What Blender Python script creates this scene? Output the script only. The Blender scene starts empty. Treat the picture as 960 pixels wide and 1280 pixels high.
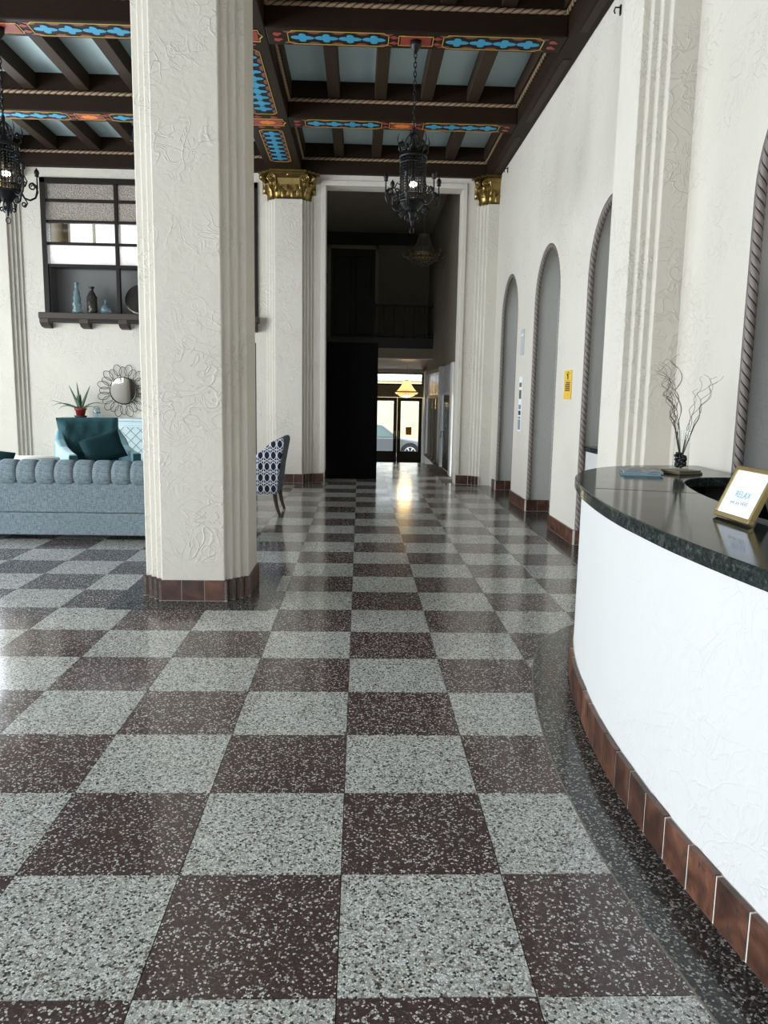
import bpy, math, random
from mathutils import Vector, Matrix
random.seed(7)
PI = math.pi
sc = bpy.context.scene
COL = sc.collection

# ------------------------------------------------------------------ camera
F_PX, PITCH, YAW, ROLL, CAM_H = 968.2, 0.14953, 0.03343, 0.01749, 1.4765
def cam_axes():
    cy, sy, cp, sp, cr, sr = math.cos(YAW), math.sin(YAW), math.cos(PITCH), math.sin(PITCH), math.cos(ROLL), math.sin(ROLL)
    f = Vector((sy*cp, cy*cp, -sp)); rt = Vector((cy, -sy, 0)); up = rt.cross(f)
    return cr*rt+sr*up, -sr*rt+cr*up, f
_r, _u, _f = cam_axes()
cd = bpy.data.cameras.new('camera'); cam = bpy.data.objects.new('camera', cd); COL.objects.link(cam)
cd.sensor_fit = 'VERTICAL'; cd.sensor_height = 24.0; cd.sensor_width = 18.0; cd.lens = 24.0*F_PX/1280.0
cd.clip_start = 0.05; cd.clip_end = 300
cam.matrix_world = Matrix(((_r.x, _u.x, -_f.x, 0), (_r.y, _u.y, -_f.y, 0), (_r.z, _u.z, -_f.z, CAM_H), (0, 0, 0, 1)))
sc.camera = cam

# ------------------------------------------------------------------ world, lights, exposure
w = bpy.data.worlds.new('sky'); sc.world = w; w.use_nodes = True
w.node_tree.nodes['Background'].inputs[0].default_value = (0.86, 0.93, 1.0, 1)
w.node_tree.nodes['Background'].inputs[1].default_value = 4.0
vs = sc.view_settings
vs.view_transform = 'Standard'; vs.look = 'None'; vs.gamma = 1.0; vs.use_curve_mapping = False
vs.exposure = 0.0
WIN_LEFT = [(-3.2, 0.6), (1.6, 5.2), (6.4, 10.2)]      # y ranges of the tall windows in the left wall
WIN_FRONT = [(-7.8, -5.0), (-4.2, -1.2)]                             # x ranges of the windows behind the camera
WZ = (0.8, 3.9)
LX = -8.8                                                            # the left wall
def area(name, loc, rot, sx, sy, power, col):
    l = bpy.data.lights.new(name, 'AREA'); l.shape = 'RECTANGLE'; l.size = sx; l.size_y = sy; l.energy = power; l.color = col
    o = bpy.data.objects.new(name, l); COL.objects.link(o); o.location = loc; o.rotation_euler = rot; return o
RAD_L, RAD_F, RAD_B = 16.5, 2.3, 20.0
for a, b in WIN_LEFT:
    area('daylight_left', (LX-0.22, (a+b)/2, sum(WZ)/2), (0, -PI/2, 0), WZ[1]-WZ[0], b-a, RAD_L*PI*(b-a)*(WZ[1]-WZ[0]), (0.86, 0.94, 1.0))
for a, b in WIN_FRONT:
    area('daylight_front', ((a+b)/2, -4.22, sum(WZ)/2), (PI/2, 0, 0), b-a, WZ[1]-WZ[0], RAD_F*PI*(b-a)*(WZ[1]-WZ[0]), (0.92, 0.97, 1.0))
area('daylight_back', (-7.4, 13.32, 2.1), (-PI/2, 0, 0), 2.25, 3.6, RAD_B*PI*2.25*3.6, (0.86, 0.94, 1.0))
area('daylight_back_room', (-3.4, 15.1, 3.3), (-PI/2, 0, 0), 3.6, 2.4, 150, (0.95, 0.97, 1.0))

# ------------------------------------------------------------------ materials
MATS = {}
class NT:
    def __init__(s, m): s.t = m.node_tree; s.n = s.t.nodes; s.b = s.n['Principled BSDF']
    def node(s, ty, **kw):
        n = s.n.new(ty)
        for k, v in kw.items():
            if k in n.inputs.keys(): n.inputs[k].default_value = v
            else: setattr(n, k, v)
        return n
    def link(s, a, b): s.t.links.new(a, b)
    def pos(s): return s.node('ShaderNodeNewGeometry').outputs['Position']
    def obj(s): return s.node('ShaderNodeTexCoord').outputs['Object']
    def noise(s, vec, scale, detail=3.0, dist=0.0, rough=0.5):
        n = s.node('ShaderNodeTexNoise', Scale=scale, Detail=detail, Distortion=dist, Roughness=rough); s.link(vec, n.inputs['Vector']); return n.outputs['Fac']
    def vor(s, vec, scale, feature='F1'):
        n = s.node('ShaderNodeTexVoronoi', feature=feature); n.inputs['Scale'].default_value = scale; s.link(vec, n.inputs['Vector']); return n
    def ramp(s, fac, stops, const=False):
        n = s.node('ShaderNodeValToRGB'); r = n.color_ramp
        if const: r.interpolation = 'CONSTANT'
        while len(r.elements) < len(stops): r.elements.new(0.5)
        for e, (p, c) in zip(r.elements, stops): e.position = p; e.color = (*c, 1) if len(c) == 3 else c
        s.link(fac, n.inputs[0]); return n.outputs[0]
    def math(s, op, a, b=None):
        n = s.node('ShaderNodeMath', operation=op)
        for i, x in enumerate((a, b)):
            if x is None: continue
            if isinstance(x, (int, float)): n.inputs[i].default_value = x
            else: s.link(x, n.inputs[i])
        return n.outputs[0]
    def mix(s, fac, a, b, mode='MIX'):
        n = s.node('ShaderNodeMix', data_type='RGBA', blend_type=mode)
        for sock, x in ((n.inputs[0], fac), (n.inputs[6], a), (n.inputs[7], b)):
            if isinstance(x, (int, float)): sock.default_value = x
            elif isinstance(x, tuple): sock.default_value = (*x, 1)
            else: s.link(x, sock)
        return n.outputs[2]
    def color(s, x): s.link(x, s.b.inputs['Base Color'])
    def bump(s, h, strength=0.5, dist=0.01):
        n = s.node('ShaderNodeBump'); n.inputs['Strength'].default_value = strength; n.inputs['Distance'].default_value = dist
        s.link(h, n.inputs['Height']); s.link(n.outputs[0], s.b.inputs['Normal'])
def mat(name, col=(0.5, 0.5, 0.5), rough=0.6, metal=0.0, spec=0.5, fn=None, **kw):
    m = bpy.data.materials.new(name); m.use_nodes = True; t = NT(m)
    t.b.inputs['Base Color'].default_value = (*col, 1); t.b.inputs['Roughness'].default_value = rough
    t.b.inputs['Metallic'].default_value = metal; t.b.inputs['Specular IOR Level'].default_value = spec
    for k, v in kw.items(): t.b.inputs[k.replace('_', ' ')].default_value = v
    m.diffuse_color = (*col, 1)
    if fn: fn(t)
    MATS[name] = m; return m
def stucco(strength, c1, c2):
    def fn(t):
        p = t.pos()
        n1 = t.noise(p, 2.6, 2.0, 1.6); n2 = t.noise(p, 5.0, 2.0, 2.2)
        def ridge(n, wd): return t.ramp(t.math('ABSOLUTE', t.math('SUBTRACT', n, 0.5)), [(0.0, (1, 1, 1)), (wd, (0, 0, 0))])
        mask = t.ramp(t.noise(p, 1.7, 1.0), [(0.42, (0, 0, 0)), (0.6, (1, 1, 1))])
        r = t.math('MULTIPLY', t.math('ADD', ridge(n1, 0.022), ridge(n2, 0.03)), mask)
        body = t.math('ADD', t.math('MULTIPLY', t.noise(p, 9.0, 4.0, 0.8), 0.9), t.math('MULTIPLY', t.noise(p, 55.0, 2.0), 0.16))
        t.bump(t.math('ADD', body, t.math('MULTIPLY', r, 0.55)), strength, 0.012)
        t.color(t.mix(t.noise(p, 1.1, 4.0), c1, c2))
    return fn
mat('stucco', (0.8, 0.78, 0.74), 0.75, spec=0.25, fn=stucco(0.55, (0.62, 0.575, 0.495), (0.68, 0.64, 0.565)))
mat('stucco_fine', (0.84, 0.84, 0.82), 0.6, spec=0.3, fn=stucco(0.28, (0.55, 0.545, 0.53), (0.585, 0.58, 0.565)))
mat('niche_stucco', (0.34, 0.34, 0.32), 0.7, spec=0.25, fn=stucco(0.35, (0.42, 0.41, 0.385), (0.48, 0.47, 0.445)))  # greyer stucco tone for the arch reveals and the far niche backs
mat('grey_stucco', (0.2, 0.2, 0.195), 0.7, fn=stucco(0.25, (0.17, 0.17, 0.165), (0.21, 0.21, 0.205)))  # dark grey stucco tone for the lower niche back behind the desk
def terrazzo(stops, grout, scale, edge=0.05, rough=0.13):
    def fn(t):
        p = t.pos()
        v = t.vor(p, scale); e = t.vor(p, scale, 'DISTANCE_TO_EDGE')
        n = t.node('ShaderNodeSeparateColor'); t.link(v.outputs['Color'], n.inputs[0])
        c = t.ramp(n.outputs[0], stops, True)
        k = t.ramp(e.outputs['Distance'], [(edge*0.6, (0, 0, 0)), (edge, (1, 1, 1))])
        c = t.mix(k, grout, c)
        big = t.ramp(t.noise(p, 0.8, 4.0), [(0.3, (0.86, 0.85, 0.84)), (0.7, (1, 1, 1))])
        t.color(t.mix(1.0, c, big, 'MULTIPLY'))
        t.link(t.ramp(t.noise(p, 2.2, 5.0), [(0.3, (rough*0.75,)*3), (0.75, (rough*1.5,)*3)]), t.b.inputs['Roughness'])
    return fn
mat('terrazzo_light', (0.5, 0.5, 0.48), 0.2, spec=0.35, fn=terrazzo([(0, (0.05, 0.045, 0.04)), (0.10, (0.19, 0.15, 0.125)), (0.2, (0.40, 0.40, 0.37)), (0.45, (0.54, 0.54, 0.51)), (0.72, (0.72, 0.73, 0.70))], (0.17, 0.17, 0.16), 140, 0.06))
mat('terrazzo_brown', (0.15, 0.1, 0.09), 0.2, spec=0.35, fn=terrazzo([(0, (0.058, 0.037, 0.036)), (0.4, (0.085, 0.057, 0.055)), (0.68, (0.14, 0.105, 0.098)), (0.76, (0.38, 0.36, 0.34)), (0.87, (0.62, 0.61, 0.59))], (0.068, 0.045, 0.043), 140, 0.10))
mat('terrazzo_black', (0.06, 0.06, 0.06), 0.2, spec=0.3, fn=terrazzo([(0, (0.018, 0.017, 0.017)), (0.45, (0.045, 0.042, 0.04)), (0.66, (0.14, 0.13, 0.12)), (0.82, (0.36, 0.35, 0.33))], (0.03, 0.028, 0.027), 140, 0.09))
mat('grout', (0.16, 0.14, 0.115), 0.5)
mat('mortar', (0.62, 0.58, 0.52), 0.8)
def terra(t):
    p = t.pos(); oi = t.node('ShaderNodeObjectInfo')
    c = t.ramp(t.noise(p, 9, 5, 0.6), [(0.25, (0.030, 0.015, 0.010)), (0.45, (0.075, 0.032, 0.020)), (0.62, (0.14, 0.062, 0.037)), (0.8, (0.26, 0.13, 0.075))])
    d = t.ramp(oi.outputs['Random'], [(0, (0.55, 0.5, 0.5)), (1, (1.1, 1.0, 0.95))])
    c = t.mix(1.0, c, d, 'MULTIPLY')
    c = t.mix(t.ramp(t.noise(p, 22, 4, 1.0), [(0.6, (0, 0, 0)), (0.7, (1, 1, 1))]), c, (0.03, 0.026, 0.024))
    t.color(c); t.bump(t.noise(p, 40, 3), 0.3, 0.004)
mat('terracotta', (0.2, 0.09, 0.05), 0.38, fn=terra)
def wood(c1, c2):
    def fn(t):
        m = t.node('ShaderNodeMapping'); m.inputs['Scale'].default_value = (2, 2, 18); t.link(t.pos(), m.inputs[0])
        t.color(t.mix(t.noise(m.outputs[0], 3, 4, 1.0), c1, c2))
    return fn
mat('beam_wood', (0.05, 0.026, 0.014), 0.6, spec=0.15, fn=wood((0.011, 0.0055, 0.0025), (0.022, 0.012, 0.006)))
mat('joist_wood', (0.05, 0.026, 0.014), 0.6, spec=0.2, fn=wood((0.026, 0.015, 0.008), (0.04, 0.024, 0.013)))
mat('ceiling_rope', (0.3, 0.2, 0.12), 0.5); mat('ceiling_rope_groove', (0.06, 0.035, 0.02), 0.7)
mat('arch_rope', (0.20, 0.165, 0.15), 0.55, fn=lambda t: t.color(t.mix(t.noise(t.pos(), 14, 4), (0.15, 0.12, 0.105), (0.27, 0.225, 0.205))))
mat('arch_rope_groove', (0.016, 0.012, 0.01), 0.8)
mat('panel_blue', (0.30, 0.40, 0.42), 0.7, fn=lambda t: t.color(t.mix(t.noise(t.pos(), 1.5, 4), (0.44, 0.58, 0.60), (0.54, 0.68, 0.70))))
mat('paint_blue', (0.035, 0.30, 0.50), 0.6); mat('paint_red', (0.30, 0.035, 0.025), 0.6); mat('paint_rust', (0.20, 0.06, 0.035), 0.6)
mat('paint_yellow', (0.50, 0.33, 0.06), 0.6); mat('paint_orange', (0.75, 0.22, 0.02), 0.6)
mat('gold', (0.42, 0.29, 0.08), 0.34, 1.0, fn=lambda t: t.color(t.mix(t.noise(t.pos(), 12, 4), (0.15, 0.095, 0.03), (0.42, 0.30, 0.11))))
mat('iron', (0.008, 0.008, 0.009), 0.38, 0.2, spec=0.35)
mat('bulb', (1, 0.95, 0.85), 0.3, Emission_Color=(1, 0.93, 0.82, 1), Emission_Strength=4.0)
mat('black_paint', (0.003, 0.003, 0.003), 0.8, spec=0.05); mat('black_wood', (0.016, 0.013, 0.011), 0.4)
mat('frame_brown', (0.014, 0.010, 0.008), 0.5, spec=0.2); mat('sill_brown', (0.055, 0.042, 0.035), 0.5, spec=0.25)
mat('niche_grey', (0.16, 0.155, 0.15), 0.8)
def frosted(t):
    t.b.inputs['Transmission Weight'].default_value = 0.0
    tr = t.node('ShaderNodeBsdfTranslucent'); tr.inputs[0].default_value = (0.82, 0.79, 0.74, 1)
    mx = t.node('ShaderNodeMixShader'); mx.inputs[0].default_value = 0.6
    t.bump(t.vor(t.pos(), 34).outputs['Distance'], 0.9, 0.02)
    cl = t.ramp(t.noise(t.pos(), 60, 2), [(0.35, (0.30, 0.275, 0.245)), (0.65, (0.62, 0.585, 0.54))]); t.color(cl); t.link(cl, tr.inputs[0])
    t.link(t.b.outputs[0], mx.inputs[1]); t.link(tr.outputs[0], mx.inputs[2]); t.link(mx.outputs[0], t.n['Material Output'].inputs[0])
mat('glass_frosted', (0.62, 0.58, 0.54), 0.25, fn=frosted)
def white_glass(t):
    tr = t.node('ShaderNodeBsdfTranslucent'); tr.inputs[0].default_value = (0.95, 0.95, 0.94, 1)
    mx = t.node('ShaderNodeMixShader'); mx.inputs[0].default_value = 0.7
    t.bump(t.vor(t.pos(), 34).outputs['Distance'], 0.6, 0.02)
    t.link(t.b.outputs[0], mx.inputs[1]); t.link(tr.outputs[0], mx.inputs[2]); t.link(mx.outputs[0], t.n['Material Output'].inputs[0])
mat('glass_white', (0.85, 0.85, 0.84), 0.25, fn=white_glass)
def clear(tint):
    def fn(t):
        tr = t.node('ShaderNodeBsdfTransparent'); tr.inputs[0].default_value = (*tint, 1)
        gl = t.node('ShaderNodeBsdfGlossy'); gl.inputs['Roughness'].default_value = 0.03
        lw = t.node('ShaderNodeLayerWeight'); lw.inputs[0].default_value = 0.5
        mx = t.node('ShaderNodeMixShader'); t.link(t.math('ADD', 0.05, t.math('MULTIPLY', 0.7, t.math('POWER', lw.outputs['Facing'], 4.0))), mx.inputs[0])
        t.link(tr.outputs[0], mx.inputs[1]); t.link(gl.outputs[0], mx.inputs[2]); t.link(mx.outputs[0], t.n['Material Output'].inputs[0])
    return fn
mat('glass_clear', (0.9, 0.95, 0.95), 0.03, fn=clear((0.95, 0.97, 0.96)))
mat('glass_dark', (0.02, 0.02, 0.022), 0.06)
mat('glass_pearl', (0.72, 0.70, 0.70), 0.22, fn=lambda t: t.bump(t.noise(t.pos(), 20, 2), 0.5, 0.01))
mat('glass_blue', (0.42, 0.60, 0.64), 0.05, Transmission_Weight=0.75); mat('glass_smoke', (0.035, 0.03, 0.026), 0.15)
mat('mirror', (0.9, 0.9, 0.9), 0.02, 1.0)
def granite(t):
    p = t.pos()
    c = t.ramp(t.noise(p, 60, 6, 0, 0.7), [(0.40, (0.010, 0.013, 0.012)), (0.58, (0.026, 0.034, 0.031)), (0.72, (0.10, 0.13, 0.12))])
    vein = t.ramp(t.math('ABSOLUTE', t.math('SUBTRACT', t.noise(p, 2.2, 5, 1.5), 0.5)), [(0, (1, 1, 1)), (0.012, (0, 0, 0))])
    t.color(t.mix(t.math('MULTIPLY', vein, 0.18), c, (0.2, 0.2, 0.19)))
    t.link(t.ramp(t.noise(p, 6, 4), [(0.3, (0.07,)*3), (0.8, (0.16,)*3)]), t.b.inputs['Roughness'])
mat('granite', (0.02, 0.025, 0.023), 0.1, spec=0.06, fn=granite)
def weave(c1, c2, sc_=160):
    def fn(t):
        p = t.obj()
        a = t.node('ShaderNodeMapping'); a.inputs['Scale'].default_value = (sc_, sc_, sc_*0.12); t.link(p, a.inputs[0])
        b = t.node('ShaderNodeMapping'); b.inputs['Scale'].default_value = (sc_*0.12, sc_*0.12, sc_); t.link(p, b.inputs[0])
        f = t.math('MULTIPLY', t.math('ADD', t.noise(a.outputs[0], 1.0, 2), t.noise(b.outputs[0], 1.0, 2)), 0.5)
        t.color(t.mix(t.ramp(f, [(0.35, (0, 0, 0)), (0.65, (1, 1, 1))]), c1, c2)); t.bump(f, 0.3, 0.003)
    return fn
mat('sofa_fabric', (0.3, 0.36, 0.4), 0.9, spec=0.2, fn=weave((0.10, 0.135, 0.155), (0.27, 0.32, 0.35)))
mat('teal_velvet', (0.02, 0.07, 0.08), 0.75, spec=0.3, Sheen_Weight=0.6, Sheen_Tint=(0.3, 0.6, 0.7, 1), fn=lambda t: t.color(t.mix(t.noise(t.obj(), 7, 3), (0.012, 0.050, 0.060), (0.03, 0.10, 0.115))))
mat('teal_side', (0.14, 0.33, 0.39), 0.7, spec=0.3, Sheen_Weight=0.5, fn=lambda t: t.color(t.mix(t.noise(t.obj(), 7, 3), (0.10, 0.27, 0.33), (0.20, 0.42, 0.48))))
mat('pillow_velvet', (0.006, 0.030, 0.036), 0.8, spec=0.15)
mat('dark_wood', (0.035, 0.012, 0.008), 0.3); mat('white_top', (0.75, 0.72, 0.68), 0.35)
mat('console_blue', (0.55, 0.68, 0.70), 0.5, fn=lambda t: t.color(t.mix(t.noise(t.obj(), 6, 4), (0.48, 0.62, 0.65), (0.62, 0.73, 0.75))))
mat('lattice_grey', (0.36, 0.42, 0.42), 0.5)
mat('pot_red', (0.25, 0.02, 0.02), 0.35); mat('soil', (0.03, 0.02, 0.015), 0.9)
mat('aloe', (0.06, 0.13, 0.06), 0.5, fn=lambda t: t.color(t.mix(t.noise(t.obj(), 20, 3), (0.022, 0.05, 0.028), (0.08, 0.14, 0.075))))
mat('twig', (0.10, 0.075, 0.055), 0.7); mat('pebble', (0.015, 0.016, 0.02), 0.2)
mat('coaster_wood', (0.16, 0.13, 0.08), 0.5); mat('brass', (0.50, 0.39, 0.18), 0.35, 1.0)
mat('paper', (0.86, 0.88, 0.92), 0.5); mat('paper_blue', (0.55, 0.66, 0.80), 0.5)
mat('ink_blue', (0.10, 0.33, 0.62), 0.6); mat('ink_grey', (0.22, 0.26, 0.30), 0.6); mat('ink_black', (0.02, 0.02, 0.02), 0.6)
mat('sign_yellow', (0.80, 0.50, 0.05), 0.45); mat('sign_grey', (0.50, 0.56, 0.58), 0.3); mat('sign_orange', (0.85, 0.38, 0.02), 0.5)
mat('brochure_blue', (0.16, 0.25, 0.30), 0.35, fn=lambda t: t.color(t.ramp(t.noise(t.obj(), 26, 3), [(0.42, (0.03, 0.035, 0.045)), (0.5, (0.13, 0.15, 0.17)), (0.62, (0.30, 0.36, 0.40))])))
mat('brochure_edge', (0.20, 0.31, 0.35), 0.4)
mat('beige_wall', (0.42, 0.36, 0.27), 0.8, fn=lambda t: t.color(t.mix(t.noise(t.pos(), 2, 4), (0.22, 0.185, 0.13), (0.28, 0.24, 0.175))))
mat('red_wood', (0.13, 0.04, 0.02), 0.4); mat('white_trim', (0.75, 0.74, 0.70), 0.5); mat('tan_panel', (0.36, 0.31, 0.23), 0.6)
mat('asphalt', (0.18, 0.18, 0.18), 0.9); mat('pavement', (0.45, 0.44, 0.42), 0.9); mat('cream_render', (0.80, 0.66, 0.42), 0.9)
mat('car_paint', (0.20, 0.21, 0.22), 0.3, 0.5); mat('car_glass', (0.20, 0.26, 0.24), 0.08); mat('rubber', (0.015, 0.015, 0.015), 0.8); mat('alloy', (0.75, 0.75, 0.76), 0.3, 0.8)
mat('crystal', (0.10, 0.09, 0.075), 0.15); mat('crystal_lit', (0.9, 0.7, 0.35), 0.2, Emission_Color=(1.0, 0.72, 0.30, 1), Emission_Strength=1.1)
mat('sky_pane', (0.9, 0.92, 0.95), 0.4, Emission_Color=(0.93, 0.96, 1.0, 1), Emission_Strength=1.1)
mat('lamp_amber', (0.9, 0.5, 0.1), 0.4, Emission_Color=(1.0, 0.55, 0.12, 1), Emission_Strength=1.6)
def trellis(t):
    # overlapping ring trellis printed white on near-black cloth, from object coordinates (y, z)
    sp = t.node('ShaderNodeSeparateXYZ'); t.link(t.obj(), sp.inputs[0])
    geo = t.node('ShaderNodeNewGeometry'); nn = t.node('ShaderNodeVectorTransform', vector_type='NORMAL', convert_from='WORLD', convert_to='OBJECT'); t.link(geo.outputs['Normal'], nn.inputs[0])
    ns = t.node('ShaderNodeSeparateXYZ'); t.link(nn.outputs[0], ns.inputs[0])
    side = t.math('GREATER_THAN', t.math('ABSOLUTE', ns.outputs[1]), t.math('ABSOLUTE', ns.outputs[0]))
    hx = t.math('ADD', t.math('MULTIPLY', sp.outputs[0], side), t.math('MULTIPLY', sp.outputs[1], t.math('SUBTRACT', 1.0, side)))
    W, H = 0.155, 0.135
    masks = []
    for ox, oz, rx, rz in ((0, 0, 0.5, 0.5), (0.5, 0.0, 0.5, 0.5)):
        a = t.math('SUBTRACT', t.math('FRACT', t.math('ADD', t.math('DIVIDE', hx, W), ox+50)), 0.5)
        b = t.math('SUBTRACT', t.math('FRACT', t.math('ADD', t.math('DIVIDE', sp.outputs[2], H), oz+50)), 0.5)
        d = t.math('SQRT', t.math('ADD', t.math('POWER', t.math('DIVIDE', a, rx), 2.0), t.math('POWER', t.math('DIVIDE', b, rz), 2.0)))
        masks.append(t.math('LESS_THAN', t.math('ABSOLUTE', t.math('SUBTRACT', d, 0.93)), 0.055))
        masks.append(t.math('LESS_THAN', t.math('ABSOLUTE', a), 0.024))
    m = masks[0]
    for k in masks[1:]: m = t.math('MAXIMUM', m, k)
    t.color(t.mix(m, (0.016, 0.018, 0.03), (0.66, 0.68, 0.76)))
mat('trellis_fabric', (0.2, 0.2, 0.25), 0.85, spec=0.2, fn=trellis)
mat('chair_grey', (0.085, 0.095, 0.115), 0.85, spec=0.2, fn=weave((0.035, 0.04, 0.055), (0.17, 0.18, 0.21), 120))

# ------------------------------------------------------------------ mesh helpers
class MB:
    def __init__(s): s.v = []; s.f = []; s.mi = []; s.X = Matrix.Identity(4)
    def add(s, vs_, fs, mi=0):
        o = len(s.v); s.v += [tuple(s.X @ Vector(p)) for p in vs_]
        s.f += [tuple(i+o for i in f) for f in fs]; s.mi += [mi]*len(fs) if isinstance(mi, int) else mi; return s
    def box(s, x0, x1, y0, y1, z0, z1, mi=0):
        return s.add([(x0,y0,z0),(x1,y0,z0),(x1,y1,z0),(x0,y1,z0),(x0,y0,z1),(x1,y0,z1),(x1,y1,z1),(x0,y1,z1)],
                     [(3,2,1,0),(4,5,6,7),(0,1,5,4),(1,2,6,5),(2,3,7,6),(3,0,4,7)], mi)
    def prism(s, poly, z0, z1, mi=0, caps=True):
        n = len(poly); v = [(x,y,z0) for x,y in poly]+[(x,y,z1) for x,y in poly]
        f = [(i,(i+1)%n,n+(i+1)%n,n+i) for i in range(n)]
        if caps: f += [tuple(range(n-1,-1,-1)), tuple(range(n,2*n))]
        return s.add(v, f, mi)
    def loft(s, rings, closed=True, caps=True, mi=0):
        n = len(rings[0]); v = [p for r in rings for p in r]; f = []
        for i in range(len(rings)-1):
            for j in range(n if closed else n-1):
                k = (j+1) % n; f.append((i*n+j, i*n+k, (i+1)*n+k, (i+1)*n+j))
        if caps: f += [tuple(range(n-1,-1,-1)), tuple(range((len(rings)-1)*n, len(rings)*n))]
        return s.add(v, f, mi)
    def lathe(s, prof, n=24, c=(0,0,0), mi=0, caps=True):
        return s.loft([[(c[0]+r*math.cos(2*PI*j/n), c[1]+r*math.sin(2*PI*j/n), c[2]+z) for j in range(n)] for r, z in prof], True, caps, mi)
    def sphere(s, c, r, n=12, m=8, sz=1.0, mi=0):
        return s.lathe([(max(1e-4, r*math.sin(PI*i/m)), -r*sz*math.cos(PI*i/m)) for i in range(m+1)], n, c, mi)
    def frames(s, pts, closed):
        P = [Vector(p) for p in pts]; n = len(P); T = []
        for i in range(n):
            a = P[i-1] if (i or closed) else P[i]; b = P[(i+1) % n] if (i < n-1 or closed) else P[i]
            d = b-a; T.append(d.normalized() if d.length > 1e-9 else Vector((0,0,1)))
        ref = Vector((0,0,1)) if abs(T[0].z) < 0.9 else Vector((1,0,0))
        N = (ref - T[0]*ref.dot(T[0])).normalized(); out = []
        for i in range(n):
            N = N - T[i]*N.dot(T[i]); N.normalize(); out.append((P[i], N.copy(), T[i].cross(N)))
        return out
    def tube(s, pts, r, n=6, closed=False, mi=0, flat=1.0):
        fr = s.frames(pts, closed); rings = []
        for i, (p, a, b) in enumerate(fr):
            rr = r[i] if isinstance(r, (list, tuple)) else r
            rings.append([tuple(p + a*(rr*math.cos(2*PI*j/n)) + b*(rr*flat*math.sin(2*PI*j/n))) for j in range(n)])
        if closed: rings.append(rings[0])
        return s.loft(rings, True, not closed, mi)
    def rope(s, pts, r, pitch, k=2, m=4, steps=10, g=0.26):
        P = [Vector(p) for p in pts]; L = [0]
        for a, b in zip(P, P[1:]): L.append(L[-1]+(b-a).length)
        cnt = max(2, int(L[-1]/pitch*steps)); res = []; j = 0
        for i in range(cnt+1):
            d = L[-1]*i/cnt
            while j < len(P)-2 and L[j+1] < d: j += 1
            t = (d-L[j])/max(1e-9, L[j+1]-L[j]); res.append(P[j].lerp(P[j+1], t))
        fr = s.frames(res, False); n = k*m; rings = []
        for i, (p, a, b) in enumerate(fr):
            ph = -2*PI*(L[-1]*i/cnt)/pitch; ring = []
            for q in range(n):
                th = 2*PI*q/n; rr = r*(1-g*(1-abs(math.cos(k*th/2+PI/2*0))**0.7)); ang = th+ph
                ring.append(tuple(p + a*(rr*math.cos(ang)) + b*(rr*math.sin(ang))))
            rings.append(ring)
        # verts with |cos|~0 are the valleys: give the two faces at them the groove material only on a thin strip
        mi = []
        valley = [abs(math.cos(k*(2*PI*(q+0.5)/n)/2)) for q in range(n)]; vmin = min(valley)
        for i in range(cnt):
            for q in range(n): mi.append(1 if valley[q] <= vmin+1e-6 and (m % 2 or q % m == m//2) else 0)
        mi += [0, 0]
        return s.loft(rings, True, True, mi)
    def build(s, name, mats, parent=None, smooth=False, bevel=0.0, sub=0, loc=None, rot=None, seg=2):
        me = bpy.data.meshes.new(name); me.from_pydata(s.v, [], s.f)
        ms = mats if isinstance(mats, (list, tuple)) else [mats]
        for m in ms: me.materials.append(MATS[m])
        if len(ms) > 1: me.polygons.foreach_set('material_index', s.mi)
        if smooth: me.polygons.foreach_set('use_smooth', [True]*len(me.polygons))
        me.update()
        o = bpy.data.objects.new(name, me); COL.objects.link(o)
        if parent: o.parent = parent
        if loc: o.location = loc
        if rot: o.rotation_euler = rot
        if bevel:
            b = o.modifiers.new('bevel', 'BEVEL'); b.width = bevel; b.segments = seg; b.limit_method = 'ANGLE'
        if sub:
            q = o.modifiers.new('sub', 'SUBSURF'); q.levels = sub; q.render_levels = sub
        return o
def tag(o, label=None, cat=None, group=None, kind=None):
    if label: o['label'] = label
    if cat: o['category'] = cat
    if group: o['group'] = group
    if kind: o['kind'] = kind
    return o
def thing(name, label, cat, loc=(0,0,0), rz=0, group=None):
    o = bpy.data.objects.new(name, None); COL.objects.link(o); o.location = loc; o.rotation_euler = (0,0,rz); o.empty_display_size = 0.1
    return tag(o, label, cat, group)
def struct(o): o['kind'] = 'structure'; return o
def inst(src, parent, loc, rz=0, rot=None):
    o = bpy.data.objects.new(src.name.split('.')[0], src.data); COL.objects.link(o); o.parent = parent; o.location = loc
    o.rotation_euler = rot if rot else (0,0,rz); return o
def mesh_of(mb, name, mats, smooth=False):
    me = bpy.data.meshes.new(name); me.from_pydata(mb.v, [], mb.f)
    ms = mats if isinstance(mats, (list, tuple)) else [mats]
    for m in ms: me.materials.append(MATS[m])
    if len(ms) > 1: me.polygons.foreach_set('material_index', mb.mi)
    if smooth: me.polygons.foreach_set('use_smooth', [True]*len(me.polygons))
    return me
def put(name, me, parent, loc=(0,0,0), rot=(0,0,0), scale=(1,1,1)):
    o = bpy.data.objects.new(name, me); COL.objects.link(o); o.parent = parent; o.location = loc; o.rotation_euler = rot; o.scale = scale; return o
def copy_tree(o, parent=None):
    c = o.copy(); COL.objects.link(c); c.parent = parent
    for ch in [x for x in COL.objects if x.parent == o]: copy_tree(ch, c)
    return c
def text_mesh(txt, size, name):
    cu = bpy.data.curves.new(name, 'FONT'); cu.body = txt; cu.size = size; cu.align_x = 'CENTER'; cu.extrude = 0.0003
    t = bpy.data.objects.new(name, cu); COL.objects.link(t)
    dg = bpy.context.evaluated_depsgraph_get(); me = bpy.data.meshes.new_from_object(t.evaluated_get(dg))
    bpy.data.objects.remove(t); return me
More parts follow.
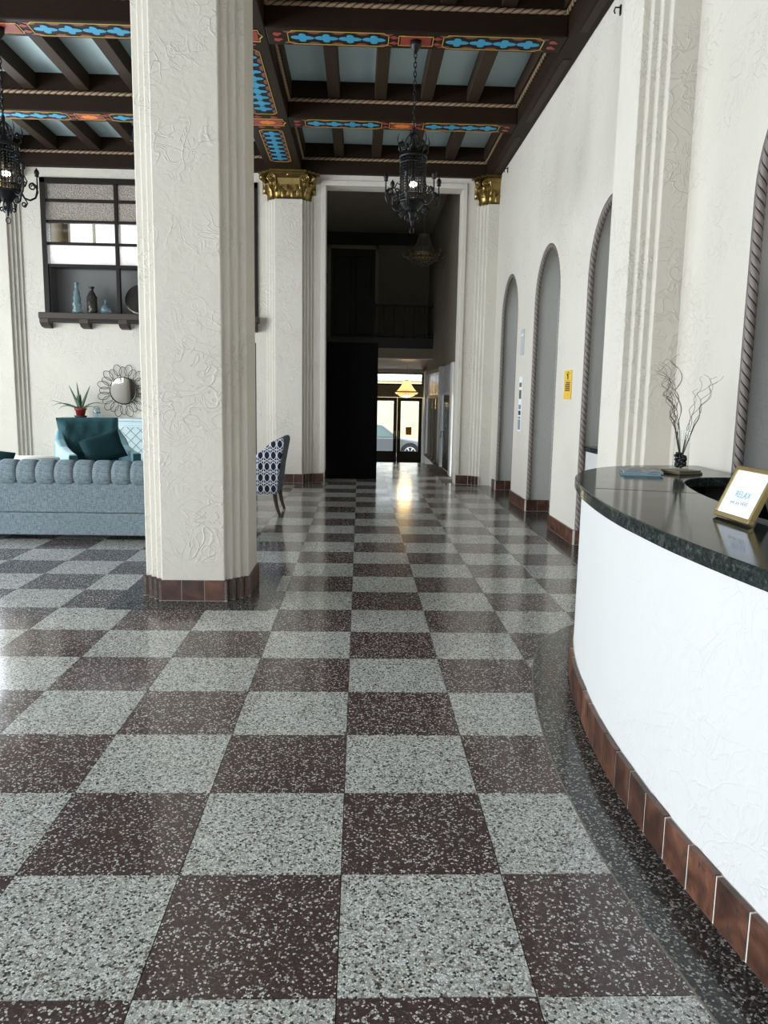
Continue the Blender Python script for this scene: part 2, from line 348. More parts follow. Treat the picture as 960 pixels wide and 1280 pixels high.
def spiral(cx, cz, r0, r1, a0, a1, n=20):
    return [(cx+(r0+(r1-r0)*i/n)*math.cos(a0+(a1-a0)*i/n), cz+(r0+(r1-r0)*i/n)*math.sin(a0+(a1-a0)*i/n)) for i in range(n+1)]
def smooth_pts(P, n=8):
    P = [Vector(p) for p in P]; out = []
    for i in range(len(P)-1):
        p0 = P[max(0,i-1)]; p1 = P[i]; p2 = P[i+1]; p3 = P[min(len(P)-1,i+2)]
        for k in range(n):
            t = k/n; out.append(0.5*((2*p1)+(p2-p0)*t+(2*p0-5*p1+4*p2-p3)*t*t+(3*p1-p0-3*p2+p3)*t**3))
    out.append(P[-1]); return out

# ------------------------------------------------------------------ floor
T, TX0, TY0 = 0.5, -0.0394, 1.7172
floor = struct(MB().box(LX, 2.55, -4.0, 13.1, -0.2, -0.006).box(-0.62, 1.75, 13.1, 17.0, -0.2, -0.006).build('floor', 'grout'))
g = 0.0015
tile_me = [mesh_of(MB().box(g, T-g, g, T-g, -0.02, 0.0), 'tile', m) for m in ('terrazzo_light', 'terrazzo_brown')]
cells = []
for r in range(-11, 31):
    for c in range(-18, 5):
        x, y = TX0+c*T, TY0+r*T
        x1, y1 = x+T, y+T
        if y1 <= -4 or x <= LX-0.1: continue
        if y >= 13.0 and (x1 > 1.8 or x < -0.7): continue
        d = Vector((x+T/2, y+T/2, -CAM_H)); z = d.dot(_f)
        vis = False
        if z > 0.3:
            px, py = 480+F_PX*d.dot(_r)/z, 640-F_PX*d.dot(_u)/z
            mg = F_PX*0.45/z; vis = -mg < px < 960+mg and -mg < py < 1280+mg
            if x > 1.3 and y < 4.2: vis = False
        cells.append((0 if vis else 1, z if z > 0 else 99, x, y, (r+c) % 2))
cells.sort()
rest = MB()
for i, (nv, z, x, y, par) in enumerate(cells):
    if i < 300 and not nv: put('tile', tile_me[par], floor, (x, y, 0))
    else: rest.box(x+g, x+T-g, y+g, y+T-g, -0.02, 0.0, par)
tag(rest.build('tile_field', ['terrazzo_light', 'terrazzo_brown'], floor), kind='stuff')

# ------------------------------------------------------------------ desk outline (plan), shared by desk and floor border
def desk_curve(off, n=72):
    half = [(2.2, 4.95), (1.95, 4.93), (1.68, 4.85), (1.44, 4.64), (1.24, 4.29), (1.11, 3.80), (1.035, 3.3), (1.0, 2.9), (0.995, 2.6)]
    pts = half + [(x, 5.2-y) for x, y in half[-2::-1]]
    P = smooth_pts([(x, y, 0) for x, y in pts], 6); out = []
    for i, p in enumerate(P):
        a = P[max(0, i-1)]; b = P[min(len(P)-1, i+1)]; d = (b-a).normalized(); nrm = Vector((d.y, -d.x, 0))   # outward (away from the wall)
        if nrm.x > 0.3: nrm = -nrm
        out.append((p.x+nrm.x*off, p.y+nrm.y*off))
    return out
def ring_strip(mb, outer, inner, z0, z1, mi=0):
    n = len(outer); v = []
    for (a, b), (c, d) in zip(outer, inner): v += [(a,b,z0), (a,b,z1), (c,d,z1), (c,d,z0)]
    f = []
    for i in range(n-1):
        p, q = 4*i, 4*i+4
        f += [(p,q,q+1,p+1), (p+1,q+1,q+2,p+2), (p+2,q+2,q+3,p+3), (p+3,q+3,q,p)]
    f += [(0,1,2,3), (4*n-1,4*n-2,4*n-3,4*n-4)]
    return mb.add(v, f, mi)
# dark terrazzo borders laid in the floor
bo = [(min(x, 2.19), y) for x, y in desk_curve(0.19)]
ring_strip(MB(), bo, [(min(x, 2.19), y) for x, y in desk_curve(-0.1)], -0.01, 0.0012).build('border_strip', 'terrazzo_black', floor)
ring_strip(MB(), [(min(x, 2.19), y) for x, y in desk_curve(0.196)], bo, -0.01, 0.0014).build('divider_strip', 'grout', floor)
MB().box(1.97, 2.53, 5.1, 12.95, -0.01, 0.0010).build('border_strip', 'terrazzo_black', floor)
for cx, cy in ((-1.17, 5.80), (-1.17, 13.3)):
    MB().box(cx-0.555, cx+0.555, cy-0.62, min(cy+0.62, 13.1), -0.01, 0.0011).build('border_strip', 'terrazzo_black', floor)

# ------------------------------------------------------------------ walls
def tiles_along(parent, a, b, nrm, h=0.15, w_=0.157, thick=0.02, inset=0.0):
    """terracotta base tiles from a to b (plan), facing nrm; each tile its own object"""
    a, b = Vector((*a, 0)), Vector((*b, 0)); L = (b-a).length
    if L < 0.02: return
    n = max(1, round(L/w_)); d = (b-a)/L; wd = L/n
    key = (round(wd, 3), h, thick)
    if key not in TILEM: TILEM[key] = mesh_of(MB().box(0.0025, wd-0.0025, 0, thick, 0.004, h), 'base_tile', 'terracotta')
    ang = math.atan2(d.y, d.x); flip = Vector((-d.y, d.x, 0)).dot(Vector((*nrm, 0))) < 0
    for i in range(n):
        p = a + d*(wd*(i if not flip else i+1))
        put('base_tile', TILEM[key], parent, (p.x, p.y, 0), (0, 0, ang+(PI if flip else 0)))
    e = Vector((*nrm, 0))*(thick*0.8)
    if inset: a = a+Vector((*nrm, 0))*inset; b = b+Vector((*nrm, 0))*inset
    lo = [a, b, b+e, a+e]
    if (b-a).cross(e).z < 0: lo = lo[::-1]
    MB().prism([(p.x, p.y) for p in lo], 0.0, h-0.004).build('mortar_bed', 'mortar', parent)
TILEM = {}
WX = 2.2; HZ = 5.0
ARCH = [(11.72, 0.64), (9.40, 0.64), (7.07, 0.64), (3.86, 0.64)]
SPR = 2.62; APX = 3.27
def arch_arc(yc, hw, n=24): return [(yc+hw*math.cos(PI*i/n), SPR+(APX-SPR)*math.sin(PI*i/n)) for i in range(n+1)]
m = MB(); edges = sorted(ARCH)
y = -4.0
for yc, hw in edges:
    m.add([(WX,y,0),(WX,yc-hw,0),(WX,yc-hw,HZ),(WX,y,HZ)], [(0,3,2,1)])
    arc = arch_arc(yc, hw)[::-1]
    for (a, za), (b, zb) in zip(arc, arc[1:]): m.add([(WX,a,za),(WX,b,zb),(WX,b,HZ),(WX,a,HZ)], [(0,3,2,1)])
    loop = [(yc-hw, 0)] + arc + [(yc+hw, 0)]
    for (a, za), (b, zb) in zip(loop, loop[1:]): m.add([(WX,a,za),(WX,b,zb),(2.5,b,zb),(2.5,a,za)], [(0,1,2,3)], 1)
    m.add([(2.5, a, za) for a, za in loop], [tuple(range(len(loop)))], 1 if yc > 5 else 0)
    y = yc+hw
m.add([(WX,y,0),(WX,13.1,0),(WX,13.1,HZ),(WX,y,HZ)], [(0,3,2,1)])
wall_r = struct(m.build('wall_right', ['stucco', 'niche_stucco']))
MB().box(2.52, 2.75, -4.2, 13.4, 0, 5.5).build('backing', 'stucco', wall_r)
# darker grey panel over the lower niche back behind the desk, ledge in the service niche
MB().box(2.475, 2.499, 3.23, 4.49, 0.2, 2.44).build('grey_panel', 'grey_stucco', wall_r)
MB().box(2.26, 2.499, 6.45, 7.69, 0.0, 0.96).build('service_dado', 'stucco_fine', wall_r)
MB().box(2.24, 2.499, 6.44, 7.70, 0.96, 1.01).build('service_ledge', 'granite', wall_r, bevel=0.006)
prev = 5.4
tiles_along(wall_r, (WX, 6.2), (WX, 6.43), (-1, 0))
for i, (yc, hw) in enumerate(ARCH[2::-1]):
    if i: tiles_along(wall_r, (2.5, yc-hw), (2.5, yc+hw), (-1, 0))
    nxt = [ARCH[1], ARCH[0], None][i]
    y1 = nxt[0]-nxt[1] if nxt else 12.62
    tiles_along(wall_r, (WX, yc+hw), (WX, y1), (-1, 0))
    tiles_along(wall_r, (WX, yc+hw), (2.5, yc+hw), (0, -1))
for yc, hw in ARCH:
    r = 0.029; q = hw-r+0.003; x = WX+0.026
    path = [(x, yc+q, 0.155), (x, yc+q, SPR)] + [(x, yc+q*math.cos(PI*i/40), SPR+(APX-SPR-r)*math.sin(PI*i/40)) for i in range(1, 40)] + [(x, yc-q, SPR), (x, yc-q, 0.155)]
    MB().rope(path, r, 0.18, 3, 5, 16, 0.2).build('rope_moulding', ['arch_rope', 'arch_rope_groove'], wall_r, smooth=True)

# back wall: openings for the passage, the high interior window and the dark door below it
WB = 13.1
wall_b = struct(MB().box(-6.25,-5.09,WB,WB+0.3,0,HZ).box(LX-0.2,-8.55,WB,WB+0.3,0,HZ).box(-8.55,-6.25,WB,WB+0.3,0,0.3).box(-8.55,-6.25,WB,WB+0.3,3.9,HZ).box(-5.09,-1.72,WB,WB+0.3,4.76,HZ).box(-5.09,-2.42,WB,WB+0.3,0,2.55).box(-2.42,-1.72,WB,WB+0.3,2.30,2.55)
    .box(-1.72,-0.59,WB,WB+0.3,0,HZ).box(-0.59,1.63,WB,WB+0.3,4.80,HZ).box(1.63,2.75,WB,WB+0.3,0,HZ).build('wall_back', 'stucco'))
tiles_along(wall_b, (-5.4, WB), (-2.45, WB), (0, -1)); tiles_along(wall_b, (-1.72, WB), (-1.58, WB), (0, -1))
tiles_along(wall_b, (-0.80, WB), (-0.60, WB), (0, -1)); tiles_along(wall_b, (1.64, WB), (1.86, WB), (0, -1))
MB().box(-0.66,-0.58,WB-0.03,WB+0.33,0.16,4.79).box(1.62,1.70,WB-0.03,WB+0.33,0.16,4.79).box(-0.66,1.70,WB-0.03,WB+0.33,4.79,4.87).build('opening_trim', 'stucco', wall_b, bevel=0.012)
dr = struct(MB().box(-2.42,-1.72,WB+0.12,WB+0.18,0,2.30).build('door_4', 'black_wood'))
for z0, z1 in ((0.15, 0.95), (1.1, 2.15)): MB().box(-2.3,-1.84,WB+0.10,WB+0.125,z0,z1).build('door_panel', 'black_wood', dr, bevel=0.01)
MB().lathe([(0.0001,0),(0.025,0),(0.03,0.02),(0.0001,0.045)],12).build('door_knob', 'brass', dr, True, loc=(-1.80, WB+0.12, 1.0), rot=(PI/2,0,0))
# left wall and front wall with the tall windows that light the lobby
m = MB(); y = -4.0
for a, b in WIN_LEFT + [(13.4, 13.4)]:
    m.box(LX-0.2,LX,y,a,0,5.5)
    if b > a: m.box(LX-0.2,LX,a,b,0,WZ[0]).box(LX-0.2,LX,a,b,WZ[1],5.5)
    y = b
wall_l = struct(m.build('wall_left', 'stucco'))
m = MB(); x = LX-0.2
for a, b in WIN_FRONT + [(2.75, 2.75)]:
    m.box(x,a,-4.2,-4.0,0,5.5)
    if b > a: m.box(a,b,-4.2,-4.0,0,WZ[0]).box(a,b,-4.2,-4.0,WZ[1],5.5)
    x = b
wall_f = struct(m.build('wall_front', 'sill_brown'))
k = 2
for a, b in WIN_LEFT:
    o = MB(); n = max(2, round((b-a)/0.8))
    for i in range(n+1): yy = a+(b-a)*i/n; o.box(LX-0.12,LX-0.06,yy-0.025,yy+0.025,*WZ)
    for i in range(5): zz = WZ[0]+(WZ[1]-WZ[0])*i/4; o.box(LX-0.12,LX-0.06,a,b,zz-0.025,zz+0.025)
    struct(o.build('window_%d' % k, 'frame_brown')); k += 1
for a, b in WIN_FRONT:
    o = MB(); n = max(2, round((b-a)/0.8))
    for i in range(n+1): xx = a+(b-a)*i/n; o.box(xx-0.025,xx+0.025,-4.14,-4.08,*WZ)
    for i in range(5): zz = WZ[0]+(WZ[1]-WZ[0])*i/4; o.box(a,b,-4.14,-4.08,zz-0.025,zz+0.025)
    struct(o.build('window_%d' % k, 'frame_brown')); k += 1

o = MB()
for i in range(4): xx = -8.52+2.24*i/3; o.box(xx-0.025,xx+0.025,WB+0.06,WB+0.12,0.3,3.9)
for i in range(5): zz = 0.3+3.6*i/4; o.box(-8.55,-6.25,WB+0.06,WB+0.12,zz-0.025,zz+0.025)
struct(o.build('window_11', 'frame_brown'))

# ------------------------------------------------------------------ ceiling
ceil = struct(MB().box(LX-0.2, 2.75, -4.2, 13.4, 5.46, 5.6).build('ceiling', 'beam_wood'))
BZ0, BZ1, PZ = 4.95, 5.46, 5.40
LBX = [(LX, -8.65), (-6.1, -5.52), (-1.51, -0.96), (1.98, 2.2)]
TBY = [(-4.0, -3.85), (-1.70, -1.33), (0.73, 1.10), (3.17, 3.54), (5.62, 5.99), (8.08, 8.45), (10.54, 10.89), (13.0, 13.1)]
BAYS = [(-8.65, -6.1, 4), (-5.52, -1.51, 6), (-0.96, 1.98, 5)]
# the painted flower cross and its companions
def cross_poly(L=0.115, R=0.058):
    P = []
    for i in range(48):
        a = 2*PI*i/48; r = 0.046+0.038*abs(math.cos(2*a))**0.8 + 0.031*abs(math.cos(a))**20
        P.append((r*math.cos(a), r*math.sin(a)))
    return P
def down(poly, z0, z1): return MB().prism(poly, z0, z1)
cross_me = mesh_of(down(cross_poly(), -0.005, 0), 'painted_cross', 'paint_blue')
diamond_me = mesh_of(down([(0.05,0),(0,0.034),(-0.05,0),(0,-0.034)], -0.004, 0), 'painted_diamond', 'paint_red')
half_me = mesh_of(down([(0.07,0.0),(0.03,0.035),(-0.03,0.035),(-0.07,0.0)], -0.004, 0), 'painted_petal', 'paint_rust')
med_me = mesh_of(down([(0.15,-0.085),(0.15,0.085),(0.105,0.105),(-0.105,0.105),(-0.15,0.085),(-0.15,-0.085),(-0.105,-0.105),(0.105,-0.105)], -0.004, 0), 'painted_medallion', 'paint_red')
sun_me = mesh_of(down([((0.10+0.012*math.cos(8*2*PI*i/64))*math.cos(2*PI*i/64), 0.6*(0.10+0.012*math.cos(8*2*PI*i/64))*math.sin(2*PI*i/64)) for i in range(64)], -0.006, 0), 'painted_sun', 'paint_orange')
bud_me = mesh_of(down([(0.045*math.cos(2*PI*i/20), 0.03*math.sin(2*PI*i/20)*(1+0.3*math.cos(2*PI*i/20*3))) for i in range(20)], -0.004, 0), 'painted_bud', 'paint_red')
def border_line(parent, pts, wdt=0.008, z=-0.0045):
    m = MB(); n = len(pts)
    for i in range(n):
        a, b = Vector((*pts[i], 0)), Vector((*pts[(i+1) % n], 0)); d = (b-a).normalized(); q = Vector((-d.y, d.x, 0))*wdt/2; a -= d*wdt/2; b += d*wdt/2
        m.prism([(a-q)[:2], (b-q)[:2], (b+q)[:2], (a+q)[:2]], z, 0)
    return m.build('painted_line', 'paint_yellow', parent)
def band(parent, cx, cy, half_len, half_w, along='x'):
    o = (MB().box(-half_len, half_len, -half_w, half_w, -0.003, 0)).build('painted_band', 'paint_rust' if False else 'beam_wood', parent, loc=(cx, cy, BZ0), rot=(0,0,0 if along == 'x' else PI/2))
    return o
def paint_run(beam, cx, cy, s0, s1, along='x', hw=0.135, pitch=0.235, cnt=4):
    """a bordered run of crosses from s0 to s1 along the beam"""
    rz = 0 if along == 'x' else PI/2
    def P(s, t=0): return (cx+s, cy+t, BZ0-0.0005) if along == 'x' else (cx-t, cy+s, BZ0-0.0005)
    c = 0.05
    pl = [(s0+c,-hw),(s1-c,-hw),(s1,-hw+c),(s1,hw-c),(s1-c,hw),(s0+c,hw),(s0,hw-c),(s0,-hw+c)]
    ln = border_line(beam, pl); ln.location = P(0); ln.rotation_euler = (0,0,rz)
    mid = (s0+s1)/2
    for i in range(cnt):
        s = mid+(i-(cnt-1)/2)*pitch; put('painted_cross', cross_me, beam, P(s), (0,0,0))
        for t in (-1, 1):
            for e in ((-0.5, 0.5) if i == 0 else (0.5,)):
                put('painted_petal', half_me, beam, P(s+e*pitch, t*(hw-0.012)), (0,0,rz+(PI if t > 0 else 0)))
for ti, (y0, y1) in enumerate(TBY):
    for bi, (x0, x1, n) in enumerate(BAYS):
        b = MB().box(x0, x1, y0, y1, BZ0, BZ1).build('beam', 'beam_wood', ceil, bevel=0.012)
        if ti in (5, 6):
            cx, cy, hl = (x0+x1)/2, (y0+y1)/2, (x1-x0)/2
            cnt = (3, 6, 4)[bi]
            end = 0.30+0.235*cnt+0.02
            for sg in (-1, 1):
                a, e = sorted((sg*0.27, sg*end)); paint_run(b, cx, cy, a, e, 'x', 0.14 if ti == 5 else 0.135, 0.235, cnt)
                for t in (-0.06, 0.06): put('painted_bud', bud_me, b, (cx+sg*(hl-0.11), cy+t, BZ0-0.0005), (0,0,0.4*sg))
                for t in (-0.06, 0.06): put('painted_diamond', diamond_me, b, (cx+sg*0.215, cy+t, BZ0-0.0005))
            put('painted_medallion', med_me, b, (cx, cy, BZ0-0.0005))
            if ti == 6: put('painted_sun', sun_me, b, (cx, cy, BZ0-0.001))
            ln = border_line(b, [(0.17,-0.1),(0.17,0.1),(-0.17,0.1),(-0.17,-0.1)], 0.008, -0.006); ln.location = (cx, cy, BZ0-0.0005)
for li, (x0, x1) in enumerate(LBX):
    b = MB().box(x0, x1, -4.0, 13.1, BZ0, BZ1).build('beam', 'beam_wood', ceil, bevel=0.012)
    if li == 2:
        cx = (x0+x1)/2
        for ya, yb in ((8.45, 10.54), (10.89, 12.55)):
            ln = (yb-ya)/2; paint_run(b, cx, (ya+yb)/2, -ln+0.12, ln-0.12, 'y', 0.155, 0.185, int((2*ln-0.3)/0.19))
        for yc in (8.265, 10.715):
            put('painted_medallion', med_me, b, (cx, yc, BZ0-0.0005), (0,0,0), (1.25, 1.0, 1)); put('painted_sun', sun_me, b, (cx, yc, BZ0-0.001))
            l2 = border_line(b, [(0.235,0),(0.2,0.06),(0.2,0.12),(-0.2,0.12),(-0.2,0.06),(-0.235,0),(-0.2,-0.06),(-0.2,-0.12),(0.2,-0.12),(0.2,-0.06)], 0.008, -0.006); l2.location = (cx, yc, BZ0-0.0005)
            for s in (-0.19, 0.19):
                for t in (-0.1, 0.1): put('painted_bud', bud_me, b, (cx+t, yc+s, BZ0-0.0005))
    if li == 3:
        for (a0, a1), (c0, c1) in zip(TBY, TBY[1:]): MB().box(2.06, 2.14, a1+0.12, c0-0.12, BZ0-0.006, BZ0+0.001).build('beam_inlay', 'joist_wood', b)
for (a0, a1), (c0, c1) in zip(TBY, TBY[1:]):
    for x0, x1, n in BAYS:
        wd = (x1-x0)/n
        for i in range(n):
            MB().box(x0+wd*i, x0+wd*(i+1), a1, c0, PZ, PZ+0.05).build('panel', 'panel_blue', ceil)
            if i: MB().box(x0+wd*i-0.075, x0+wd*i+0.075, a1, c0, 5.20, PZ).build('joist', 'joist_wood', ceil, bevel=0.01)
        MB().box(x0, x0+0.05, a1, c0, 5.20, PZ).box(x1-0.05, x1, a1, c0, 5.20, PZ).build('joist', 'joist_wood', ceil)
        z = 5.165; r = 0.024; e = 0.014; q = MB()
        for p0, p1 in (((x0+e,a1+e,z),(x1-e,a1+e,z)), ((x1-e,a1+e,z),(x1-e,c0-e,z)), ((x1-e,c0-e,z),(x0+e,c0-e,z)), ((x0+e,c0-e,z),(x0+e,a1+e,z))):
            q.rope([p0, p1], r, 0.17, 2, 4, 8, 0.3)
        q.build('rope_moulding', ['ceiling_rope', 'ceiling_rope_groove'], ceil, smooth=True)

# ------------------------------------------------------------------ pillars and pilasters
def plan(s=1.0, out=0.0):
    c = [(.235,-.39),(.235,-.335),(.285,-.335),(.285,-.285),(.335,-.285),(.335,-.235),(.39,-.235)]
    full = []
    for k in range(4):
        a = k*PI/2
        for x, y in c: full.append((s*(x*math.cos(a)-y*math.sin(a)), s*(x*math.sin(a)+y*math.cos(a))))
    return full
def capital(parent):
    cp = MB()
    prof = [(0.90, 0.0), (0.90, 0.05), (0.93, 0.22), (1.0, 0.31), (1.12, 0.37)]
    body = MB().loft([[(x, y, z) for x, y in plan(s)] for s, z in prof]).build('capital', 'gold', parent, loc=(0, 0, 4.53))
    ab = MB()
    for s, z0, z1 in ((1.14, 0.365, 0.38), (1.24, 0.385, 0.415), (1.1, 0.415, 0.42)): ab.prism(plan(s), z0, z1)
    ab.build('abacus', 'gold', body)
    ring = MB()
    for x, y in [((a+c)/2, (b+d)/2) for (a, b), (c, d) in zip(plan(0.93), plan(0.93)[1:])][::2]: ring.sphere((x, y, 0.02), 0.022, 8, 6)
    # one acanthus leaf: curled strip
    def leaf(h, wd):
        rows = []
        prof = [(0.0, 0.0, 0.75), (0.015, 0.35, 1.0), (0.03, 0.65, 0.95), (0.065, 0.9, 0.7), (0.10, 1.0, 0.42), (0.115, 0.93, 0.16)]
        for o, z, k in prof:
            rows.append([(wd*k*t/2, -(o+0.012*(1-abs(t))), z*h) for t in (-1, -0.5, 0, 0.5, 1)])
        back = [[(x, y+0.012, z) for x, y, z in r[::-1]] for r in rows]
        return MB().loft([a+b for a, b in zip(rows, back)])
    l1 = mesh_of(leaf(0.20, 0.13), 'leaf', 'gold', True); l2 = mesh_of(leaf(0.13, 0.09), 'leaf', 'gold', True)
    # volute: spiral ribbon in a vertical plane (x outwards, z up), thick in y
    sp = spiral(0.055, 0.30, 0.058, 0.012, PI*0.9, PI*0.9-4.2*PI, 44)
    stem = [(0.0, 0.10), (-0.012, 0.18), (-0.01, 0.25)]
    pts = [(x, 0, z) for x, z in stem+sp]
    vm = MB().tube(pts, [0.018]*len(stem)+[0.017-0.008*i/44 for i in range(45)], 6, flat=2.0)
    vm = mesh_of(vm.sphere((0.055, 0, 0.30), 0.02, 8, 6), 'volute', 'gold', True)
    for k in range(4):
        a = k*PI/2
        def W(x, y): return (x*math.cos(a)-y*math.sin(a), x*math.sin(a)+y*math.cos(a))
        for x, s in ((-0.15, l1), (0.0, l1), (0.15, l1), (-0.075, l2), (0.075, l2)):
            p = W(x, -0.345); put('leaf', s, body, (p[0], p[1], 0.0), (0, 0, a))
        for x, y in ((0.29, -0.29),):
            p = W(x, y); put('leaf', l1, body, (p[0], p[1], 0.0), (0, 0, a+PI/4))
        # paired volutes at the ends of each face, turned outwards, and a centre flower
        for sg in (-1, 1):
            p = W(sg*0.20, -0.385); put('volute', vm, body, (p[0], p[1], 0.0), (0, 0, a+(0 if sg > 0 else PI)), (1.25, 1.3, 1.0))
            p = W(sg*0.245, -0.30)
        p = W(0.30, -0.30); put('volute', vm, body, (p[0], p[1], 0.0), (0, 0, a-PI/4), (1.7, 1.4, 1.0))
        p = W(0, -0.40); MB().sphere((p[0], p[1], 0.36), 0.035, 10, 6).build('rosette', 'gold', body, True)
def pillar(name, cx, cy, label, clip=None, cap=True, cat='pillar'):
    t = thing(name, label, cat, (cx, cy, 0))
    if cat == 'pilaster': del t['category']; t['kind'] = 'structure'
    P = plan(0.955)
    MB().prism(P, 0.0, 4.53).build('shaft', 'stucco', t, bevel=0.008)
    MB().prism(plan(0.9), 4.9, 4.95).build('bearing', 'stucco', t)
    B0 = plan(0.95); B = []; nB = len(B0)
    for i in range(nB):
        p, c, q = Vector(B0[i-1]), Vector(B0[i]), Vector(B0[(i+1) % nB]); d1 = (c-p).normalized(); d2 = (q-c).normalized()
        o = c+0.02*(Vector((d1.y, -d1.x))+Vector((d2.y, -d2.x))); B.append((o.x, o.y))
    for (a, b) in zip(B, B[1:]+B[:1]):
        d = Vector((b[0]-a[0], b[1]-a[1], 0)); n = Vector((d.y, -d.x, 0)).normalized()
        mid = (cx+(a[0]+b[0])/2+n.x*0.03, cy+(a[1]+b[1])/2+n.y*0.03)
        if clip and not clip(*mid): continue
        # the tile run lengthened a little where it turns an outer corner
        tiles_along(t, a, b, (-n.x, -n.y), 0.15, 0.157, 0.021, 0.003)
    if cap: capital(t)
    return t
pl = pillar('pillar', -1.17, 5.80, 'near white stucco pillar with stepped corners between sofa and desk')
pillar('pillar', -1.17, 13.29, 'far white stucco pillar with gold capital beside the dark passage opening', lambda x, y: y < WB+0.02)
pillar('trim_1', 2.24, 5.80, 'white stepped pilaster on the right wall beside the reception desk', lambda x, y: x < WX+0.01, cat='pilaster')
pillar('trim_2', 2.24, 13.29, 'white corner pilaster with gold capital right of the passage opening', lambda x, y: y < WB+0.02 and x < WX, cat='pilaster')
pillar('trim_3', -5.82, 13.29, 'white fluted pilaster at the left end of the back wall', lambda x, y: y < WB+0.02, cat='pilaster')
br = thing('wall_bracket', 'small black metal bracket screwed to the near pillar', 'bracket', (-1.535, 5.60, 3.12))
MB().box(-0.022, 0.012, 0.0, 0.04, 0, 0.09).build('plate', 'iron', br, bevel=0.003); MB().box(-0.05, -0.022, 0.008, 0.03, 0.02, 0.11).build('arm', 'iron', br, bevel=0.003, rot=(0, 0.3, 0))
for i, (px, pz, ln) in enumerate(((12.3, 5.02-0.14, 0.10), (7.15, 4.78, 0.10))):
    hk = thing('wall_hook', ['tiny dark hook high on the right wall near the gold capital', 'tiny dark hook high on the right wall beside the near pilaster'][i], 'hook', (WX, px, pz))
    MB().box(-0.012, 0, -0.012, 0.012, -0.04, 0.04).build('plate', 'iron', hk)
    MB().tube([(0,0,0.02),(-0.05,0,0.02),(-0.06,0,-0.01),(-0.05,0,-0.03)], 0.007, 6).build('hook_arm', 'iron', hk, True)

# ------------------------------------------------------------------ high interior window with niche (back wall)
win = struct(MB().box(-5.12,-5.04,WB-0.03,WB+0.2,2.60,4.80).box(-1.76,-1.68,WB-0.03,WB+0.2,2.60,4.80).box(-5.12,-1.68,WB-0.03,WB+0.2,4.72,4.80).build('window_1', 'frame_brown'))
XC = [-5.04, -3.94, -2.84, -1.76]; ZR = [3.46, 3.80, 4.14, 4.46, 4.74]
for x in XC[1:-1]: MB().box(x-0.03, x+0.03, WB+0.0, WB+0.08, 2.72, 4.74).build('mullion', 'frame_brown', win, bevel=0.006)
for z in ZR[:-1]: MB().box(-5.06, -1.74, WB+0.005, WB+0.075, z-0.022, z+0.022).build('glazing_bar', 'frame_brown', win, bevel=0.005)
MB().box(-5.06, -1.74, WB-0.01, WB+0.09, 3.43, 3.475).build('rail', 'frame_brown', win)
for i in range(3):
    for j in range(4):
        MB().box(XC[i]+0.02, XC[i+1]-0.02, WB+0.035, WB+0.043, ZR[j]+0.015, ZR[j+1]-0.015).build('pane', ('glass_white', 'glass_clear', 'glass_frosted', 'glass_frosted')[j], win)
MB().box(-5.06,-1.74,WB+0.30,WB+0.33,2.6,3.47).box(-5.06,-5.03,WB+0.02,WB+0.33,2.6,3.47).box(-1.78,-1.74,WB+0.02,WB+0.33,2.6,3.47).box(-5.06,-1.74,WB+0.08,WB+0.33,3.44,3.47).build('niche_lining', 'niche_grey', win)
MB().box(-5.16, -1.66, WB-0.22, WB+0.31, 2.60, 2.70).build('sill', 'sill_brown', win, bevel=0.012)
MB().box(-5.12, -1.70, WB-0.19, WB, 2.555, 2.60).build('sill_board', 'frame_brown', win)
for x in (-5.08, -4.45, -3.83, -3.2, -2.5, -1.76):
    MB().prism([(0,0),(0.2,0),(0.2,-0.06),(0.12,-0.12),(0,-0.14)], -0.07, 0.07).build('bracket', 'sill_brown', win, loc=(x, WB, 2.60), rot=(PI/2, 0, -PI/2))
# room behind it, with daylight of its own
br_ = struct(MB().box(-5.6,-0.9,15.35,15.5,1.8,5.4).box(-5.7,-5.6,13.4,15.5,1.8,5.4).box(-1.0,-0.9,13.4,15.5,1.8,5.4).box(-5.7,-0.9,13.4,15.5,5.4,5.5).box(-5.7,-0.9,13.45,15.5,1.8,1.9).build('wall_back_room', 'beige_wall'))
wb2 = struct(MB().box(-5.5,-1.2,15.30,15.34,3.4,5.0).build('window_12', 'white_trim'))
for i in range(9): MB().box(-5.45+0.47*i,-5.05+0.47*i,15.28,15.30,3.45,4.95).build('pane', 'sky_pane', wb2)
t = thing('amber_lamp', 'small glowing amber lamp behind the clear pane of the high window', 'lamp', (-3.72, 13.75, 3.47))
MB().box(-0.3,0.3,-0.15,0.15,-0.10,0.0).build('stand', 'sill_brown', t); MB().lathe([(0.06,0.0),(0.1,0.03),(0.11,0.10),(0.06,0.17),(0.001,0.19)],16).build('lamp_globe', 'lamp_amber', t, True)
MB().box(-0.16,-0.08,0.02,0.08,0.0,0.45).build('lamp_panel', 'sign_orange', t)

